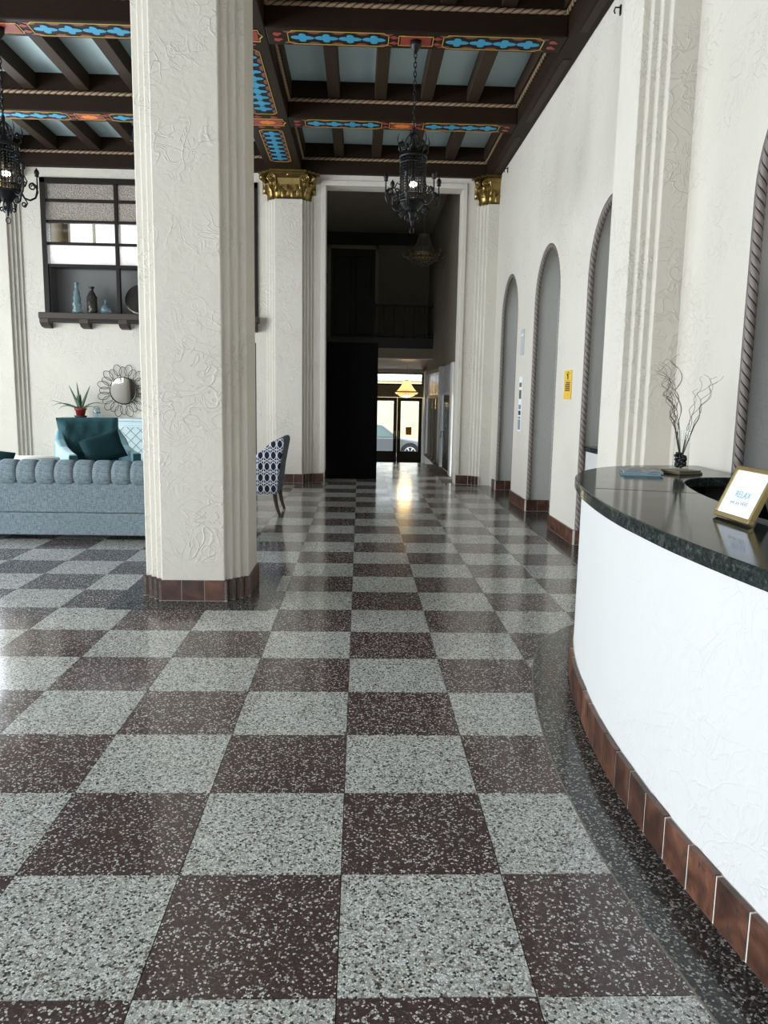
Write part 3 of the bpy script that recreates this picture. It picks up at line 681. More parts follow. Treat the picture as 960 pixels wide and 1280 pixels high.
# bottles in the niche
def bottle(name, label, loc, prof, m_, extra=None):
    t = thing(name, label, 'bottle', loc)
    o = MB().lathe(prof, 20).build('body', m_, t, True)
    if extra: extra(t)
    return t
NZ = 2.70
def stopper(z, r, m_='glass_blue'):
    return lambda t: MB().lathe([(0.001,0),(r,0),(r*1.1,r),(r*0.6,r*2),(0.001,r*2.2)],12).build('stopper', m_, t, True, loc=(0,0,z))
bottle('bubble_bottle', 'tall pale blue bubble-shaped glass bottle in the window niche', (-4.60, WB-0.03, NZ), [(0.001,0),(0.07,0.0),(0.085,0.04),(0.06,0.09),(0.08,0.14),(0.055,0.19),(0.07,0.24),(0.045,0.29),(0.055,0.33),(0.03,0.38),(0.028,0.46),(0.04,0.47),(0.04,0.49),(0.001,0.49)], 'glass_blue')
def diamond_net(t):
    m = MB()
    for k in range(8):
        for sg in (-1, 1): m.tube([(0.078*math.cos(a), 0.078*math.sin(a), 0.03+0.25*i/12) for i in range(13) for a in [2*PI*k/8+sg*i*0.22]], 0.005, 4)
    m.build('netting', 'sill_brown', t)
bottle('netted_bottle', 'dark smoky glass bottle with diamond netting in the window niche', (-4.36, WB-0.03, NZ), [(0.001,0),(0.07,0.0),(0.076,0.03),(0.076,0.27),(0.05,0.33),(0.03,0.36),(0.03,0.40),(0.045,0.41),(0.045,0.43),(0.001,0.43)], 'glass_smoke', diamond_net)
bottle('squat_bottle', 'short round blue glass bottle with stopper in the window niche', (-4.14, WB-0.03, NZ), [(0.001,0),(0.06,0.0),(0.085,0.05),(0.085,0.09),(0.05,0.14),(0.025,0.16),(0.03,0.19),(0.001,0.19)], 'glass_blue', stopper(0.19, 0.022))
pt = thing('round_plate', 'round dark plate leaning in the window niche beside the pillar', 'plate', (-3.62, WB+0.14, NZ))
MB().lathe([(0.001,0),(0.14,0.004),(0.24,0.03),(0.25,0.035),(0.24,0.045),(0.14,0.018),(0.001,0.014)],32).build('dish', 'glass_smoke', pt, True, loc=(0,0,0.25), rot=(PI/2-0.2,0,0))
MB().box(-0.05,0.05,-0.07,0.06,0,0.03).build('stand', 'black_wood', pt)

# ------------------------------------------------------------------ passage beyond the opening
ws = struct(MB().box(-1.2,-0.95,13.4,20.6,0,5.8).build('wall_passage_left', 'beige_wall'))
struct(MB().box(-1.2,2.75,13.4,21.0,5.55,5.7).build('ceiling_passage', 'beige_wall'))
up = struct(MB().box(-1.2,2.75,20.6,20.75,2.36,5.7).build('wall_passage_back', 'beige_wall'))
MB().box(-1.2,2.6,20.48,20.6,5.27,5.55).build('cornice', 'black_wood', up)
d5 = struct(MB().box(-0.78,0.36,20.53,20.6,2.84,5.15).build('door_5', 'black_wood'))
for x0, x1 in ((-0.68,-0.27),(-0.15,0.26)):
    for z0, z1 in ((3.0,3.8),(3.95,4.95)): MB().box(x0,x1,20.50,20.54,z0,z1).build('door_panel', 'black_wood', d5, bevel=0.01)
MB().box(-0.86,-0.78,20.5,20.6,2.84,5.23).box(0.36,0.44,20.5,20.6,2.84,5.23).box(-0.86,0.44,20.5,20.6,5.15,5.23).build('door_frame', 'tan_panel', d5)
mz = struct(MB().box(-0.95,2.6,19.0,20.6,2.60,2.84).build('floor_mezzanine', 'black_wood'))
MB().box(-0.95,2.6,18.97,19.03,2.37,2.60).build('fascia', 'tan_panel', mz); MB().box(-0.95,2.6,18.95,19.02,2.345,2.37).build('fascia_trim', 'white_trim', mz)
rl = thing('balcony_railing', 'black metal balcony railing of upright bars above the passage', 'railing', (0.33, 19.06, 2.84))
MB().box(0,2.2,-0.025,0.025,0.74,0.79).build('handrail', 'iron', rl); MB().box(0,2.2,-0.02,0.02,0.06,0.09).build('bottom_rail', 'iron', rl)
MB().box(-0.03,0.03,-0.03,0.03,0,0.82).build('post', 'iron', rl)
bal = mesh_of(MB().box(-0.014,0.014,-0.014,0.014,0.0,0.75), 'baluster', 'iron')
for i in range(9): put('baluster', bal, rl, (0.22+i*0.245, 0, 0))
pn = thing('black_partition', 'tall black partition filling the left half of the passage opening', 'partition', (-0.16, 13.72, 0))
MB().box(-0.6,0.458,0,0.08,0.0,2.36).build('panel', 'black_paint', pn); MB().box(-0.62,0.458,-0.015,0.095,2.33,2.372).build('top_rail', 'black_paint', pn)
MB().box(0.44,0.47,-0.012,0.092,0,2.37).build('end_stile', 'black_paint', pn)
sw = thing('wall_switch', 'small black switch plate on the passage side of the opening', 'switch', (-0.60, 13.38, 3.30)); MB().box(-0.02,0.03,-0.05,0.0,0,0.16).build('plate', 'iron', sw); MB().box(0.0,0.02,-0.058,-0.05,0.06,0.1).build('toggle', 'white_trim', sw)
# right side: shopfront of the passage
wr = struct(MB().box(1.75,1.9,13.4,20.6,2.1,5.6).box(1.75,1.9,13.4,13.75,0,2.1).box(1.75,1.9,16.35,20.5,-1.1,-0.04).build('wall_passage_right', 'beige_wall'))
MB().box(1.745,1.76,16.85,20.3,-1.1,-0.06).build('dado', 'white_trim', wr); MB().box(1.70,1.80,16.85,20.3,-0.06,-0.02).build('sill', 'black_wood', wr)
for y0, y1, mm in ((20.28,20.6,'white_trim'),(16.33,16.8,'white_trim'),(14.3,14.6,'white_trim'),(13.75,14.0,'tan_panel')):
    MB().box(1.68,1.82,y0,y1,-1.1 if y0 > 16.8 else 0,2.1).build('post', mm, wr, bevel=0.008)
sg = struct(MB().box(1.72,1.80,16.8,20.3,1.42,1.50).box(1.72,1.80,16.8,20.3,2.02,2.1).build('window_9', 'tan_panel'))
for i in range(4):
    y0 = 16.8+i*0.875; MB().box(1.76,1.77,y0+0.03,y0+0.845,-0.02,1.42).build('pane', 'glass_dark', sg); MB().box(1.755,1.765,y0+0.01,y0+0.865,1.50,2.02).build('transom_pane', 'glass_pearl', sg)
    MB().box(1.72,1.79,y0-0.025,y0+0.025,-0.02,1.45).build('mullion', 'tan_panel', sg)
d6 = struct(MB().box(1.75,1.80,14.62,16.3,0,1.50).build('door_6', 'black_wood'))
MB().box(1.735,1.75,14.85,16.05,0.25,1.35).build('door_pane', 'glass_dark', d6); MB().tube([(1.75,16.18,0.75),(1.70,16.18,0.75),(1.70,16.18,0.62)],0.014,8).build('door_handle', 'brass', d6, True)
MB().box(1.755,1.77,13.8,16.35,1.50,2.1).build('transom_panel', 'glass_pearl', d6)
# steps down and the street vestibule
st = thing('stair', 'terrazzo steps leading down from the passage to the street doors', 'stair', (0, 17.0, 0))
for i in range(6): MB().box(-0.95,1.74,0.3*i+(0 if i else 0.0),0.3*i+0.32,-0.16*(i+1)-0.2,-0.16*(i+1)+0.0).build('step', 'terrazzo_black', st, bevel=0.006)
fl2 = struct(MB().box(-1.2,2.6,18.8,27.1,-1.2,-0.965).build('floor_vestibule', 'terrazzo_light'))
struct(MB().box(-1.2,2.75,19.03,27.1,2.36,2.45).build('ceiling_vestibule', 'red_wood'))
struct(MB().box(-1.2,-0.95,20.6,27.1,-1.2,2.4).build('wall_vestibule_left', 'beige_wall')); struct(MB().box(2.3,2.5,20.6,27.1,-1.2,2.4).build('wall_vestibule_right', 'beige_wall'))
struct(MB().box(1.9,2.5,20.5,20.65,-1.2,2.4).build('wall_vestibule_return', 'white_trim'))
fr = struct(MB().box(-0.95,0.42,27.0,27.12,-0.97,2.36).box(2.18,2.3,27.0,27.12,-0.97,2.36).box(0.42,2.18,27.0,27.12,2.24,2.36).build('wall_street', 'white_trim'))
MB().box(0.42,2.18,26.98,27.1,1.42,1.83).build('header_panel', 'tan_panel', fr)
tw = struct(MB().box(0.42,2.18,27.0,27.08,1.83,1.88).box(0.42,2.18,27.0,27.08,2.2,2.24).box(0.42,0.47,27.0,27.08,1.83,2.24).box(2.13,2.18,27.0,27.08,1.83,2.24).build('window_10', 'frame_brown'))
MB().box(0.47,2.13,27.03,27.04,1.88,2.2).build('pane', 'glass_clear', tw)
for n, (x0, x1) in ((1, (0.43, 1.295)), (2, (1.305, 2.17))):
    d = struct(MB().box(x0,x0+0.12,27.02,27.07,-0.95,1.41).box(x1-0.12,x1,27.02,27.07,-0.95,1.41).box(x0+0.12,x1-0.12,27.02,27.07,1.29,1.41).box(x0+0.12,x1-0.12,27.02,27.07,-0.95,-0.44).build('door_%d' % n, 'black_wood'))
    MB().box(x0+0.12,x1-0.12,27.04,27.05,-0.44,1.29).build('door_pane', 'glass_clear', d)
    MB().tube([(x0+0.06 if n == 2 else x1-0.06,27.02,0.0),(x0+0.06 if n == 2 else x1-0.06,26.95,0.0),(x0+0.06 if n == 2 else x1-0.06,26.95,0.25),(x0+0.06 if n == 2 else x1-0.06,27.02,0.25)],0.012,6).build('pull_handle', 'brass', d, True)
MB().box(0.42,2.18,26.96,27.12,-0.97,-0.945).build('threshold', 'alloy', fr)
nt = MB().box(-0.1,0.1,-0.004,0,0,0.27).build('door_notice', 'sign_orange', None, loc=(1.71, 27.036, 0.13)); tag(nt, 'small orange notice stuck on the right street door glass', 'notice')
# street outside
struct(MB().box(-12,16,27.1,29.3,-1.3,-1.0).build('floor_pavement', 'pavement')); struct(MB().box(-16,20,29.3,44,-1.4,-1.12).build('floor_street', 'asphalt'))
bd = thing('street_building', 'cream rendered building across the street seen through the doors', 'building', (2, 44, -1.1))
MB().box(-9,9,0,4,0,3.4).build('wall', 'cream_render', bd); MB().box(-9.2,9.2,-0.2,4,3.4,3.6).build('cornice', 'white_trim', bd)
for i in range(4): f_ = MB().box(-8.4+5*i,-6.6+5*i,-0.05,0.05,0.9,2.5).build('window', 'white_trim', bd); MB().box(-8.3+5*i,-6.7+5*i,-0.07,-0.05,1.0,2.4).build('pane', 'car_glass', f_)
car = thing('car', 'grey sedan parked in the street outside the glass doors', 'car', (0.67, 31.9, -1.12))
body = [(-2.2,0.32),(-2.25,0.62),(-2.15,0.85),(-1.2,0.93),(0.75,0.93),(1.25,0.86),(2.0,0.76),(2.2,0.62),(2.2,0.32)]
def side_extrude(prof, y0, y1, inset=0.0):
    n = len(prof); v = [(x,y0,z) for x,z in prof]+[(x,y1,z) for x,z in prof]
    return MB().add(v, [(i,(i+1)%n,n+(i+1)%n,n+i) for i in range(n)]+[tuple(range(n-1,-1,-1)), tuple(range(n,2*n))])
cb = side_extrude(body, -0.85, 0.85).build('car_body', 'car_paint', car, bevel=0.06, seg=3)
side_extrude([(-1.5,0.9),(-0.95,1.38),(-0.2,1.47),(0.25,1.42),(0.95,0.9)], -0.72, 0.72).build('cabin', 'car_paint', car, bevel=0.05)
side_extrude([(-1.25,0.95),(-0.85,1.33),(-0.35,1.38),(-0.35,0.95)], -0.745, -0.70).build('side_window', 'car_glass', car); side_extrude([(-0.27,0.95),(-0.27,1.38),(0.2,1.35),(0.75,0.95)], -0.745, -0.70).build('side_window', 'car_glass', car)
MB().box(-0.32,-0.3,-0.86,-0.84,0.4,0.9).build('door_seam', 'rubber', cb); MB().box(-0.25,-0.05,-0.875,-0.85,0.78,0.81).build('door_handle', 'alloy', car)
for x in (-1.35, 1.37):
    for yy in (-0.78, 0.62):
        wh = MB().lathe([(0.20,-0.09),(0.31,-0.10),(0.33,-0.06),(0.33,0.06),(0.31,0.10),(0.20,0.09)],28).build('wheel', 'rubber', car, True, loc=(x,yy,0.33), rot=(PI/2,0,0))
        rm = MB().lathe([(0.001,0.075),(0.05,0.08),(0.06,0.06)],16)
        for k in range(6):
            a = 2*PI*k/6; rm.tube([(0.04*math.cos(a),0.04*math.sin(a),0.07),(0.22*math.cos(a),0.22*math.sin(a),0.08)],0.03,6)
        rm.tube([(0.22*math.cos(2*PI*k/24),0.22*math.sin(2*PI*k/24),0.085) for k in range(24)],0.018,6,True); rm.build('rim', 'alloy', wh, True)
    ar = MB(); arc = [(x+0.40*math.cos(a), 0.33+0.40*math.sin(a)) for a in [PI*i/16 for i in range(17)]]
    side_extrude(arc, -0.862, -0.83).build('wheel_arch', 'rubber', car)

# ------------------------------------------------------------------ chandeliers
def lantern():
    t = thing('iron_lantern', '', 'chandelier', (0.51, 8.265, 0))
    MB().lathe([(0.001,4.95),(0.06,4.95),(0.055,4.90),(0.03,4.86),(0.012,4.83),(0.001,4.83)],16).build('canopy', 'iron', t, True)
    ch = MB(); z = 4.84; k = 0
    while z > 4.13:
        lp = [(0.014*math.cos(2*PI*i/10), 0, 0.03*math.sin(2*PI*i/10)) for i in range(10)]
        ch.X = Matrix.Translation((0,0,z-0.025)) @ Matrix.Rotation(PI/2*(k % 2), 4, 'Z'); ch.tube(lp, 0.0048, 5, True); z -= 0.043; k += 1
    ch.build('chain', 'iron', t, True)
    # cage
    cg = MB(); R = 0.128; zb, zt = 3.43, 3.86
    for z_, rr, th in ((zb,R,0.014),(zt,R,0.014),(zt-0.06,R,0.008),(zb+0.06,R,0.008)): MB().tube([(rr*math.cos(2*PI*i/24), rr*math.sin(2*PI*i/24), z_) for i in range(24)], th, 6, True).build('cage_ring', 'iron', t, True)
    rod = MB(); rod.tube([(0,0,zb),(0,0,zt)], 0.0045, 5)
    for i in range(14): rod.sphere((0,0,zb+0.03+i*0.028), 0.0085, 6, 4)
    rod = mesh_of(rod, 'cage_rod', 'iron', True)
    for i in range(26): put('cage_rod', rod, t, (R*math.cos(2*PI*i/26), R*math.sin(2*PI*i/26), 0))
    MB().lathe([(0.13,3.425),(0.125,3.415),(0.09,3.37),(0.05,3.34),(0.03,3.30),(0.035,3.27),(0.015,3.23),(0.012,3.20),(0.001,3.19)],20,caps=False).build('bottom_cup', 'iron', t, True)
    MB().lathe([(0.012,4.14),(0.02,4.10),(0.012,4.05),(0.014,3.98),(0.05,3.93),(0.128,3.87),(0.13,3.855)],20,caps=False).build('top_cap', 'iron', t, True)
    MB().tube([(0.022*math.cos(2*PI*i/14), 0, 3.15+0.03*math.sin(2*PI*i/14)) for i in range(14)], 0.005, 6, True).build('bottom_ring', 'iron', t, True)
    # scroll arm (local: x outwards, z)
    pts = spiral(0.205, 3.40, 0.016, 0.05, 0.0, -3.2*PI/2*1.3, 16)
    arm = MB()
    s1 = [(0.13,3.44),(0.16,3.385),(0.21,3.37),(0.262,3.40),(0.285,3.46),(0.27,3.52),(0.24,3.54)] + spiral(0.238, 3.505, 0.034, 0.01, PI/2, PI/2+2.6*PI, 20)
    arm.tube([(x,0,z) for x,z in s1], [0.010]*7+[0.009-0.004*i/20 for i in range(21)], 6)
    s2 = [(0.13,3.58),(0.165,3.60),(0.19,3.55),(0.17,3.50)] + spiral(0.165, 3.525, 0.026, 0.008, -PI/2, -PI/2-2.4*PI, 18)
    arm.tube([(x,0,z) for x,z in s2], 0.007, 6)
    s3 = [(0.16,3.385),(0.185,3.34),(0.165,3.30)] + spiral(0.155, 3.325, 0.026, 0.008, -0.9, -0.9-2.4*PI, 18)
    arm.tube([(x,0,z) for x,z in s3], 0.007, 6)
    s4 = [(0.05,3.345),(0.075,3.30),(0.075,3.25),(0.05,3.235)] + spiral(0.05, 3.258, 0.022, 0.006, -PI/2, PI*1.6, 16)
    arm.tube([(x,0,z) for x,z in s4], 0.007, 6)
    arm.tube([(0.262,0,3.40),(0.285,0,3.50),(0.283,0,3.60)], 0.007, 6)
    arm.lathe([(0.001,3.60),(0.024,3.61),(0.018,3.625),(0.026,3.64),(0.022,3.665),(0.010,3.68),(0.001,3.695)], 10, (0.283,0,0))
    arm = mesh_of(arm, 'scroll_arm', 'iron', True)
    top = MB(); s5 = [(0.11,3.88),(0.15,3.92),(0.15,3.98),(0.12,4.0)] + spiral(0.122, 3.975, 0.024, 0.007, PI/2, PI/2+2.4*PI, 16)
    top.tube([(x,0,z) for x,z in s5], 0.008, 6)
    s6 = [(0.015,4.09),(0.06,4.05),(0.085,4.0),(0.07,3.95)] + spiral(0.065, 3.968, 0.019, 0.006, -PI/2, -PI/2-2.4*PI, 16)
    top.tube([(x,0,z) for x,z in s6], 0.007, 6); top.tube([(0.15,0,3.95),(0.17,0,4.01),(0.155,0,4.07)], [0.008,0.006,0.002], 6)
    top = mesh_of(top, 'crown_scroll', 'iron', True)
    for i in range(6):
        put('scroll_arm', arm, t, (0,0,0), (0,0,2*PI*i/6+0.25)); put('crown_scroll', top, t, (0,0,0), (0,0,2*PI*i/6+0.25))
    bl = MB().sphere((0,0,3.60), 0.046, 16, 10, 0.6).build('bulb', 'bulb', t, True); MB().lathe([(0.02,3.635),(0.022,3.72),(0.012,3.74),(0.012,3.9)],10).build('socket', 'iron', t, True)
    pl = bpy.data.lights.new('lantern_light', 'POINT'); pl.energy = 0.4; pl.color = (1, 0.74, 0.44); pl.shadow_soft_size = 0.05
    q = bpy.data.objects.new('lantern_light', pl); COL.objects.link(q); q.parent = t; q.location = (0, 0, 3.52)
    return t
l1 = lantern(); l1['label'] = 'black wrought-iron lantern chandelier hanging above the middle of the lobby'; l1['group'] = 'iron lantern chandeliers'
l2 = copy_tree(l1); l2.location = (-3.56, 8.265, 0); l2.rotation_euler = (0,0,0.2); l2['label'] = 'black wrought-iron lantern chandelier hanging at the left edge above the sofa'
def crystal(name, label, loc, lit):
    t = thing(name, label, 'chandelier', loc); mm = 'crystal_lit' if lit else 'crystal'
    MB().tube([(0,0,0.55),(0,0,1.2)], 0.006, 6).build('chain', 'brass', t)
    MB().lathe([(0.02,0.5),(0.11,0.52),(0.11,0.55),(0.02,0.57)],20).build('crown', 'brass', t, True)
    for z, r, q in ((0.14,0.30,0.012),(0.10,0.34,0.014),(0.03,0.30,0.012)): MB().tube([(r*math.cos(2*PI*i/32), r*math.sin(2*PI*i/32), z) for i in range(32)], q, 6, True).build('hoop', 'brass', t, True)
    s = MB(); s.tube([(0.11,0,0.53),(0.13,0,0.42),(0.19,0,0.28),(0.30,0,0.15)], 0.006, 4)
    for i in range(12): u = i/11; s.sphere((0.11+0.19*u**1.6, 0, 0.53-0.38*u), 0.017, 6, 4)
    s = mesh_of(s, 'bead_string', mm, True)
    d = MB()
    for i in range(8): u = i/7; d.sphere((0.34*(1-u)**0.6+0.02, 0, 0.08-0.17*u), 0.018, 6, 4)
    d = mesh_of(d, 'basin_beads', mm, True)
    p = mesh_of(MB().lathe([(0.001,-0.06),(0.013,-0.03),(0.004,0.0),(0.001,0.01)],6), 'pendant', mm)
    for i in range(24):
        a = 2*PI*i/24; put('bead_string', s, t, (0,0,0), (0,0,a)); put('basin_beads', d, t, (0,0,0), (0,0,a)); put('pendant', p, t, (0.34*math.cos(a),0.34*math.sin(a),0.08))
    if lit: MB().lathe([(0.3,0.02),(0.24,-0.04),(0.12,-0.09),(0.001,-0.1)],20,caps=False).build('basin', mm, t, True)
    if not lit:
        for i in range(8): a = 2*PI*i/8; c = MB().tube([(0.3*math.cos(a),0.3*math.sin(a),0.1),(0.42*math.cos(a),0.42*math.sin(a),0.07),(0.46*math.cos(a),0.46*math.sin(a),0.13)],0.008,6).build('arm', 'brass', t, True); MB().sphere((0.46*math.cos(a),0.46*math.sin(a),0.17),0.03,8,6).build('bulb', 'crystal', c, True)
    return t
crystal('crystal_chandelier', 'unlit crystal chandelier hanging in the dark upper passage', (1.24, 16.0, 4.14), False).scale = (0.92,)*3
gc = crystal('crystal_chandelier', 'glowing golden crystal chandelier hanging in front of the street doors', (1.31, 22.0, 1.50), True); gc.scale = (0.86, 0.86, 0.72)
pl_ = bpy.data.lights.new('chandelier_glow', 'POINT'); pl_.energy = 18; pl_.color = (1, 0.72, 0.35); pl_.shadow_soft_size = 0.2
po = bpy.data.objects.new('chandelier_glow', pl_); COL.objects.link(po); po.parent = gc; po.location = (0,0,-0.25)

# ------------------------------------------------------------------ reception desk
H = 1.06
desk = thing('reception_desk', 'curved white stucco reception desk with dark granite counter', 'desk', (0, 0, 0))
def clampx(P): return [(min(x, 2.195), y) for x, y in P]
N = len(desk_curve(0))
def inner_curve(base):
    half = [(2.19, 4.20), (2.0, 4.195), (1.85, 4.16), (1.73, 4.03), (1.64, 3.80), (1.56, 3.46), (1.51, 3.1), (1.49, 2.8), (1.485, 2.6)]
    pts = half + [(x, 5.2-y) for x, y in half[-2::-1]]
    return [(p.x+base, p.y) for p in smooth_pts([(x, y, 0) for x, y in pts], 6)]
inn = inner_curve(0)
ring_strip(MB(), clampx(desk_curve(0.02)), inn, H-0.055, H).build('counter', 'granite', desk, bevel=0.008)
ring_strip(MB(), clampx(desk_curve(-0.02)), clampx(desk_curve(-0.12)), 0.0, H-0.055).build('body', 'stucco_fine', desk, smooth=False)
ring_strip(MB(), clampx(desk_curve(-0.12)), clampx(desk_curve(-0.14)), 0.0, H-0.055).build('lining', 'black_wood', desk)
ring_strip(MB(), clampx(desk_curve(-0.14)), [(min(x+0.28, 2.19), y) for x, y in inn], 0.72, 0.75).build('work_surface', 'black_wood', desk)
ring_strip(MB(), clampx(desk_curve(0.0)), clampx(desk_curve(-0.05)), 0.0, 0.147).build('mortar_bed', 'mortar', desk)
C0 = [Vector((x, y, 0)) for x, y in clampx(desk_curve(-0.015))]; Lc = [0]
for a, b in zip(C0, C0[1:]): Lc.append(Lc[-1]+(b-a).length)
def at_len(s):
    for i in range(len(C0)-1):
        if Lc[i+1] >= s: return C0[i].lerp(C0[i+1], (s-Lc[i])/max(1e-6, Lc[i+1]-Lc[i]))
    return C0[-1]
nt_ = int(Lc[-1]/0.155)
for i in range(nt_):
    a, b = at_len(Lc[-1]*(i+0.03)/nt_), at_len(Lc[-1]*(i+0.97)/nt_); mid = at_len(Lc[-1]*(i+0.5)/nt_)
    pts = [a, mid, b]; d = (b-a).normalized(); n = Vector((d.y, -d.x, 0))
    if n.dot(Vector((2.2, 2.6, 0))-mid) > 0: n = -n
    o = [p+n*0.018 for p in pts]; j = random.uniform(-0.002, 0.002)
    poly = [p.to_2d() for p in pts] + [p.to_2d() for p in o[::-1]]
    if sum(poly[q].x*poly[(q+1)%6].y-poly[(q+1)%6].x*poly[q].y for q in range(6)) < 0: poly = poly[::-1]
    c = mid
    MB().prism([(p.x-c.x, p.y-c.y) for p in poly], 0.004, 0.15+j).build('base_tile', 'terracotta', desk, loc=(c.x, c.y, 0))
MB().box(-0.23,0.23,-0.0022,0.0022,0,0.0008).build('counter_seam', 'ink_black', desk, loc=(1.335, 3.53, H), rot=(0,0,-0.32))
# things on the counter
vs_ = thing('glass_vase', 'clear glass cylinder vase holding curly twigs on the desk', 'vase', (1.85, 4.40, H+0.022))
co = thing('wooden_coaster', 'flat square wooden coaster under the glass vase', 'coaster', (1.855, 4.40, H)); MB().box(-0.085,0.085,-0.085,0.085,0,0.012).build('board', 'coaster_wood', co, bevel=0.004, rot=(0,0,0.35)); MB().box(-0.078,0.078,-0.078,0.078,0.012,0.022).build('pad', 'coaster_wood', co, bevel=0.003, rot=(0,0,0.35))
MB().lathe([(0.001,0.0),(0.044,0.0),(0.044,0.225)],28,caps=False).build('glass', 'glass_clear', vs_, True)
pm = mesh_of(MB().sphere((0,0,0), 0.012, 7, 5, 0.75), 'pebble', 'pebble', True)
for i in range(46):
    a = random.uniform(0, 2*PI); rr = 0.029*math.sqrt(random.random()); put('pebble', pm, vs_, (rr*math.cos(a), rr*math.sin(a), 0.018+0.07*i/46*random.uniform(0.7, 1.2)), (random.random(), random.random(), 0), (1, 1, 1))
tw_ = thing('curly_twigs', 'bunch of thin curly dried twigs standing in the glass vase', 'twigs', (1.85, 4.40, H+0.05))
rnd = random.Random(3)
def twig(dx, dy, h, curl, lift, seed):
    r2 = random.Random(seed); pts = []; n = 70; ph = r2.uniform(0, 6.28)
    for i in range(n+1):
        u = i/n; s = max(0.0, u-lift)/(1-lift)
        x = dx*u**1.5; y_ = dy*u**1.5; z = h*(u-0.06*math.sin(u*5))
        A = curl*s**0.6; w_ = ph+s*(15+5*r2.random()*0)
        pts.append((x+A*math.cos(w_)+0.0, y_+0.6*A*math.sin(w_*0.9), z+0.5*A*math.sin(w_)))
    return MB().tube(pts, [0.0024-0.0016*i/n for i in range(n+1)], 5)
for i in range(13):
    twig(-0.07-0.10*rnd.random(), rnd.uniform(-0.08, 0.06), rnd.uniform(0.40, 0.60), rnd.uniform(0.018, 0.036), 0.42, 10+i).build('twig', 'twig', tw_, True)
for i in range(6):
    twig(0.06+0.15*rnd.random(), rnd.uniform(-0.06, 0.04), rnd.uniform(0.36, 0.50), rnd.uniform(0.012, 0.028), 0.5, 40+i).build('twig', 'twig', tw_, True)
for i, (dx, dz) in enumerate(((0.0, 0.0), (0.008, 0.011))):
    bz = thing('brochure_stack', ['blue-edged brochures at the bottom of the pile on the desk', 'dark-covered magazine on top of the brochure pile on the desk'][i], 'magazine', (1.605+dx, 4.37, H+dz), -0.30+0.05*i)
    MB().box(-0.105,0.105,-0.15,0.15,0,0.010).build('pages', 'brochure_edge', bz, bevel=0.002); MB().box(-0.106,0.106,-0.151,0.151,0.0095,0.0112).build('cover', 'brochure_blue', bz)
fm = thing('sign_frame', 'gold-framed RELAX sign leaning on the desk counter', 'sign', (1.300, 2.645, H+0.010), -PI/2+0.03)
FW, FH = 0.245, 0.195
LEAN = (-0.42, 0, 0)
fo = MB().box(-FW/2,FW/2,0.0,0.022,0,0.016).box(-FW/2,FW/2,0.0,0.022,FH-0.016,FH).box(-FW/2,-FW/2+0.012,0,0.022,0.016,FH-0.016).box(FW/2-0.012,FW/2,0,0.022,0.016,FH-0.016).build('frame', 'brass', fm, bevel=0.002, rot=LEAN)
MB().box(-FW/2+0.012,FW/2-0.012,0.006,0.012,0.016,FH-0.016).build('sheet', 'paper', fo)
ln = MB(); x0, x1, z0, z1 = -FW/2+0.035, FW/2-0.035, 0.034, FH-0.036
for a in ((x0,x1,z1,z1+0.002),(x0,x0+0.002,z0,z1),(x1-0.002,x1,z0,z1),(x0,x1,z0,z0+0.002)): ln.box(a[0],a[1],0.0052,0.006,a[2],a[3])
ln.build('printed_border', 'paper_blue', fo)
for txt, size, zz, mm in (('RELAX', 0.034, 0.082, 'ink_blue'), ('you are HERE', 0.020, 0.056, 'ink_grey')):
    me = text_mesh(txt, size, 'lettering'); me.materials.clear(); me.materials.append(MATS[mm]); put('lettering', me, fo, (0, 0.0056, zz), (PI/2, 0, 0))
MB().box(-0.04,0.04,0,0.004,0,0.12).build('easel_leg', 'black_paint', fm, loc=(0,0.125,0.0), rot=(0.42,0,0))

# picture in the niche behind the desk
pc = thing('gilt_mirror', 'gilded moulded frame hanging in the arched niche behind the desk', 'picture frame', (2.47, 4.2, 2.12))
MB().box(-0.03,0,-0.62,0.36,0.0,0.05).box(-0.03,0,-0.62,0.36,0.28,0.33).box(-0.03,0,0.31,0.36,0.05,0.28).box(-0.03,0,-0.62,-0.57,0.05,0.28).build('frame', 'gold', pc, bevel=0.01)
MB().box(-0.06,0,-0.64,0.40,0.32,0.37).build('top_moulding', 'gold', pc, bevel=0.015); MB().box(-0.012,-0.005,-0.57,0.31,0.05,0.28).build('glass', 'mirror', pc)

# signs on the right wall
ys = thing('yellow_sign', 'yellow rectangular notice on the right wall between two arches', 'sign', (WX-0.001, 8.235, 1.47))
MB().box(-0.005,0,-0.145,0.145,0,0.30).build('board', 'sign_yellow', ys)
for a, b, z0, z1 in ((-0.09,0.09,0.105,0.118),(-0.09,0.09,0.125,0.138),(-0.09,0.09,0.145,0.158),(-0.09,0.09,0.085,0.098),(-0.09,0.07,0.165,0.178),(-0.02,0.02,0.205,0.245),(-0.09,0.09,0.262,0.266),(-0.09,0.09,0.190,0.193),(-0.03,0.03,0.275,0.283)): MB().box(-0.0062,-0.005,a,b,z0,z1).build('print', 'ink_black', ys)
MB().sphere((-0.005,0,0.252),0.012,8,6).build('print', 'ink_black', ys)
gs = thing('glass_sign', 'pale grey upright panel on the right wall between the far arches', 'sign', (WX-0.001, 10.66, 2.05)); MB().box(-0.01,0,-0.10,0.10,0,0.34).build('panel', 'sign_grey', gs, bevel=0.003); MB().box(-0.011,-0.009,-0.08,0.08,0.25,0.28).build('print', 'paper', gs)
ds = thing('notice_strip', 'white notice board with dark printed blocks low between the far arches', 'sign', (WX-0.001, 10.66, 1.02)); MB().box(-0.006,0,-0.10,0.10,0,0.74).build('board', 'paper', ds)
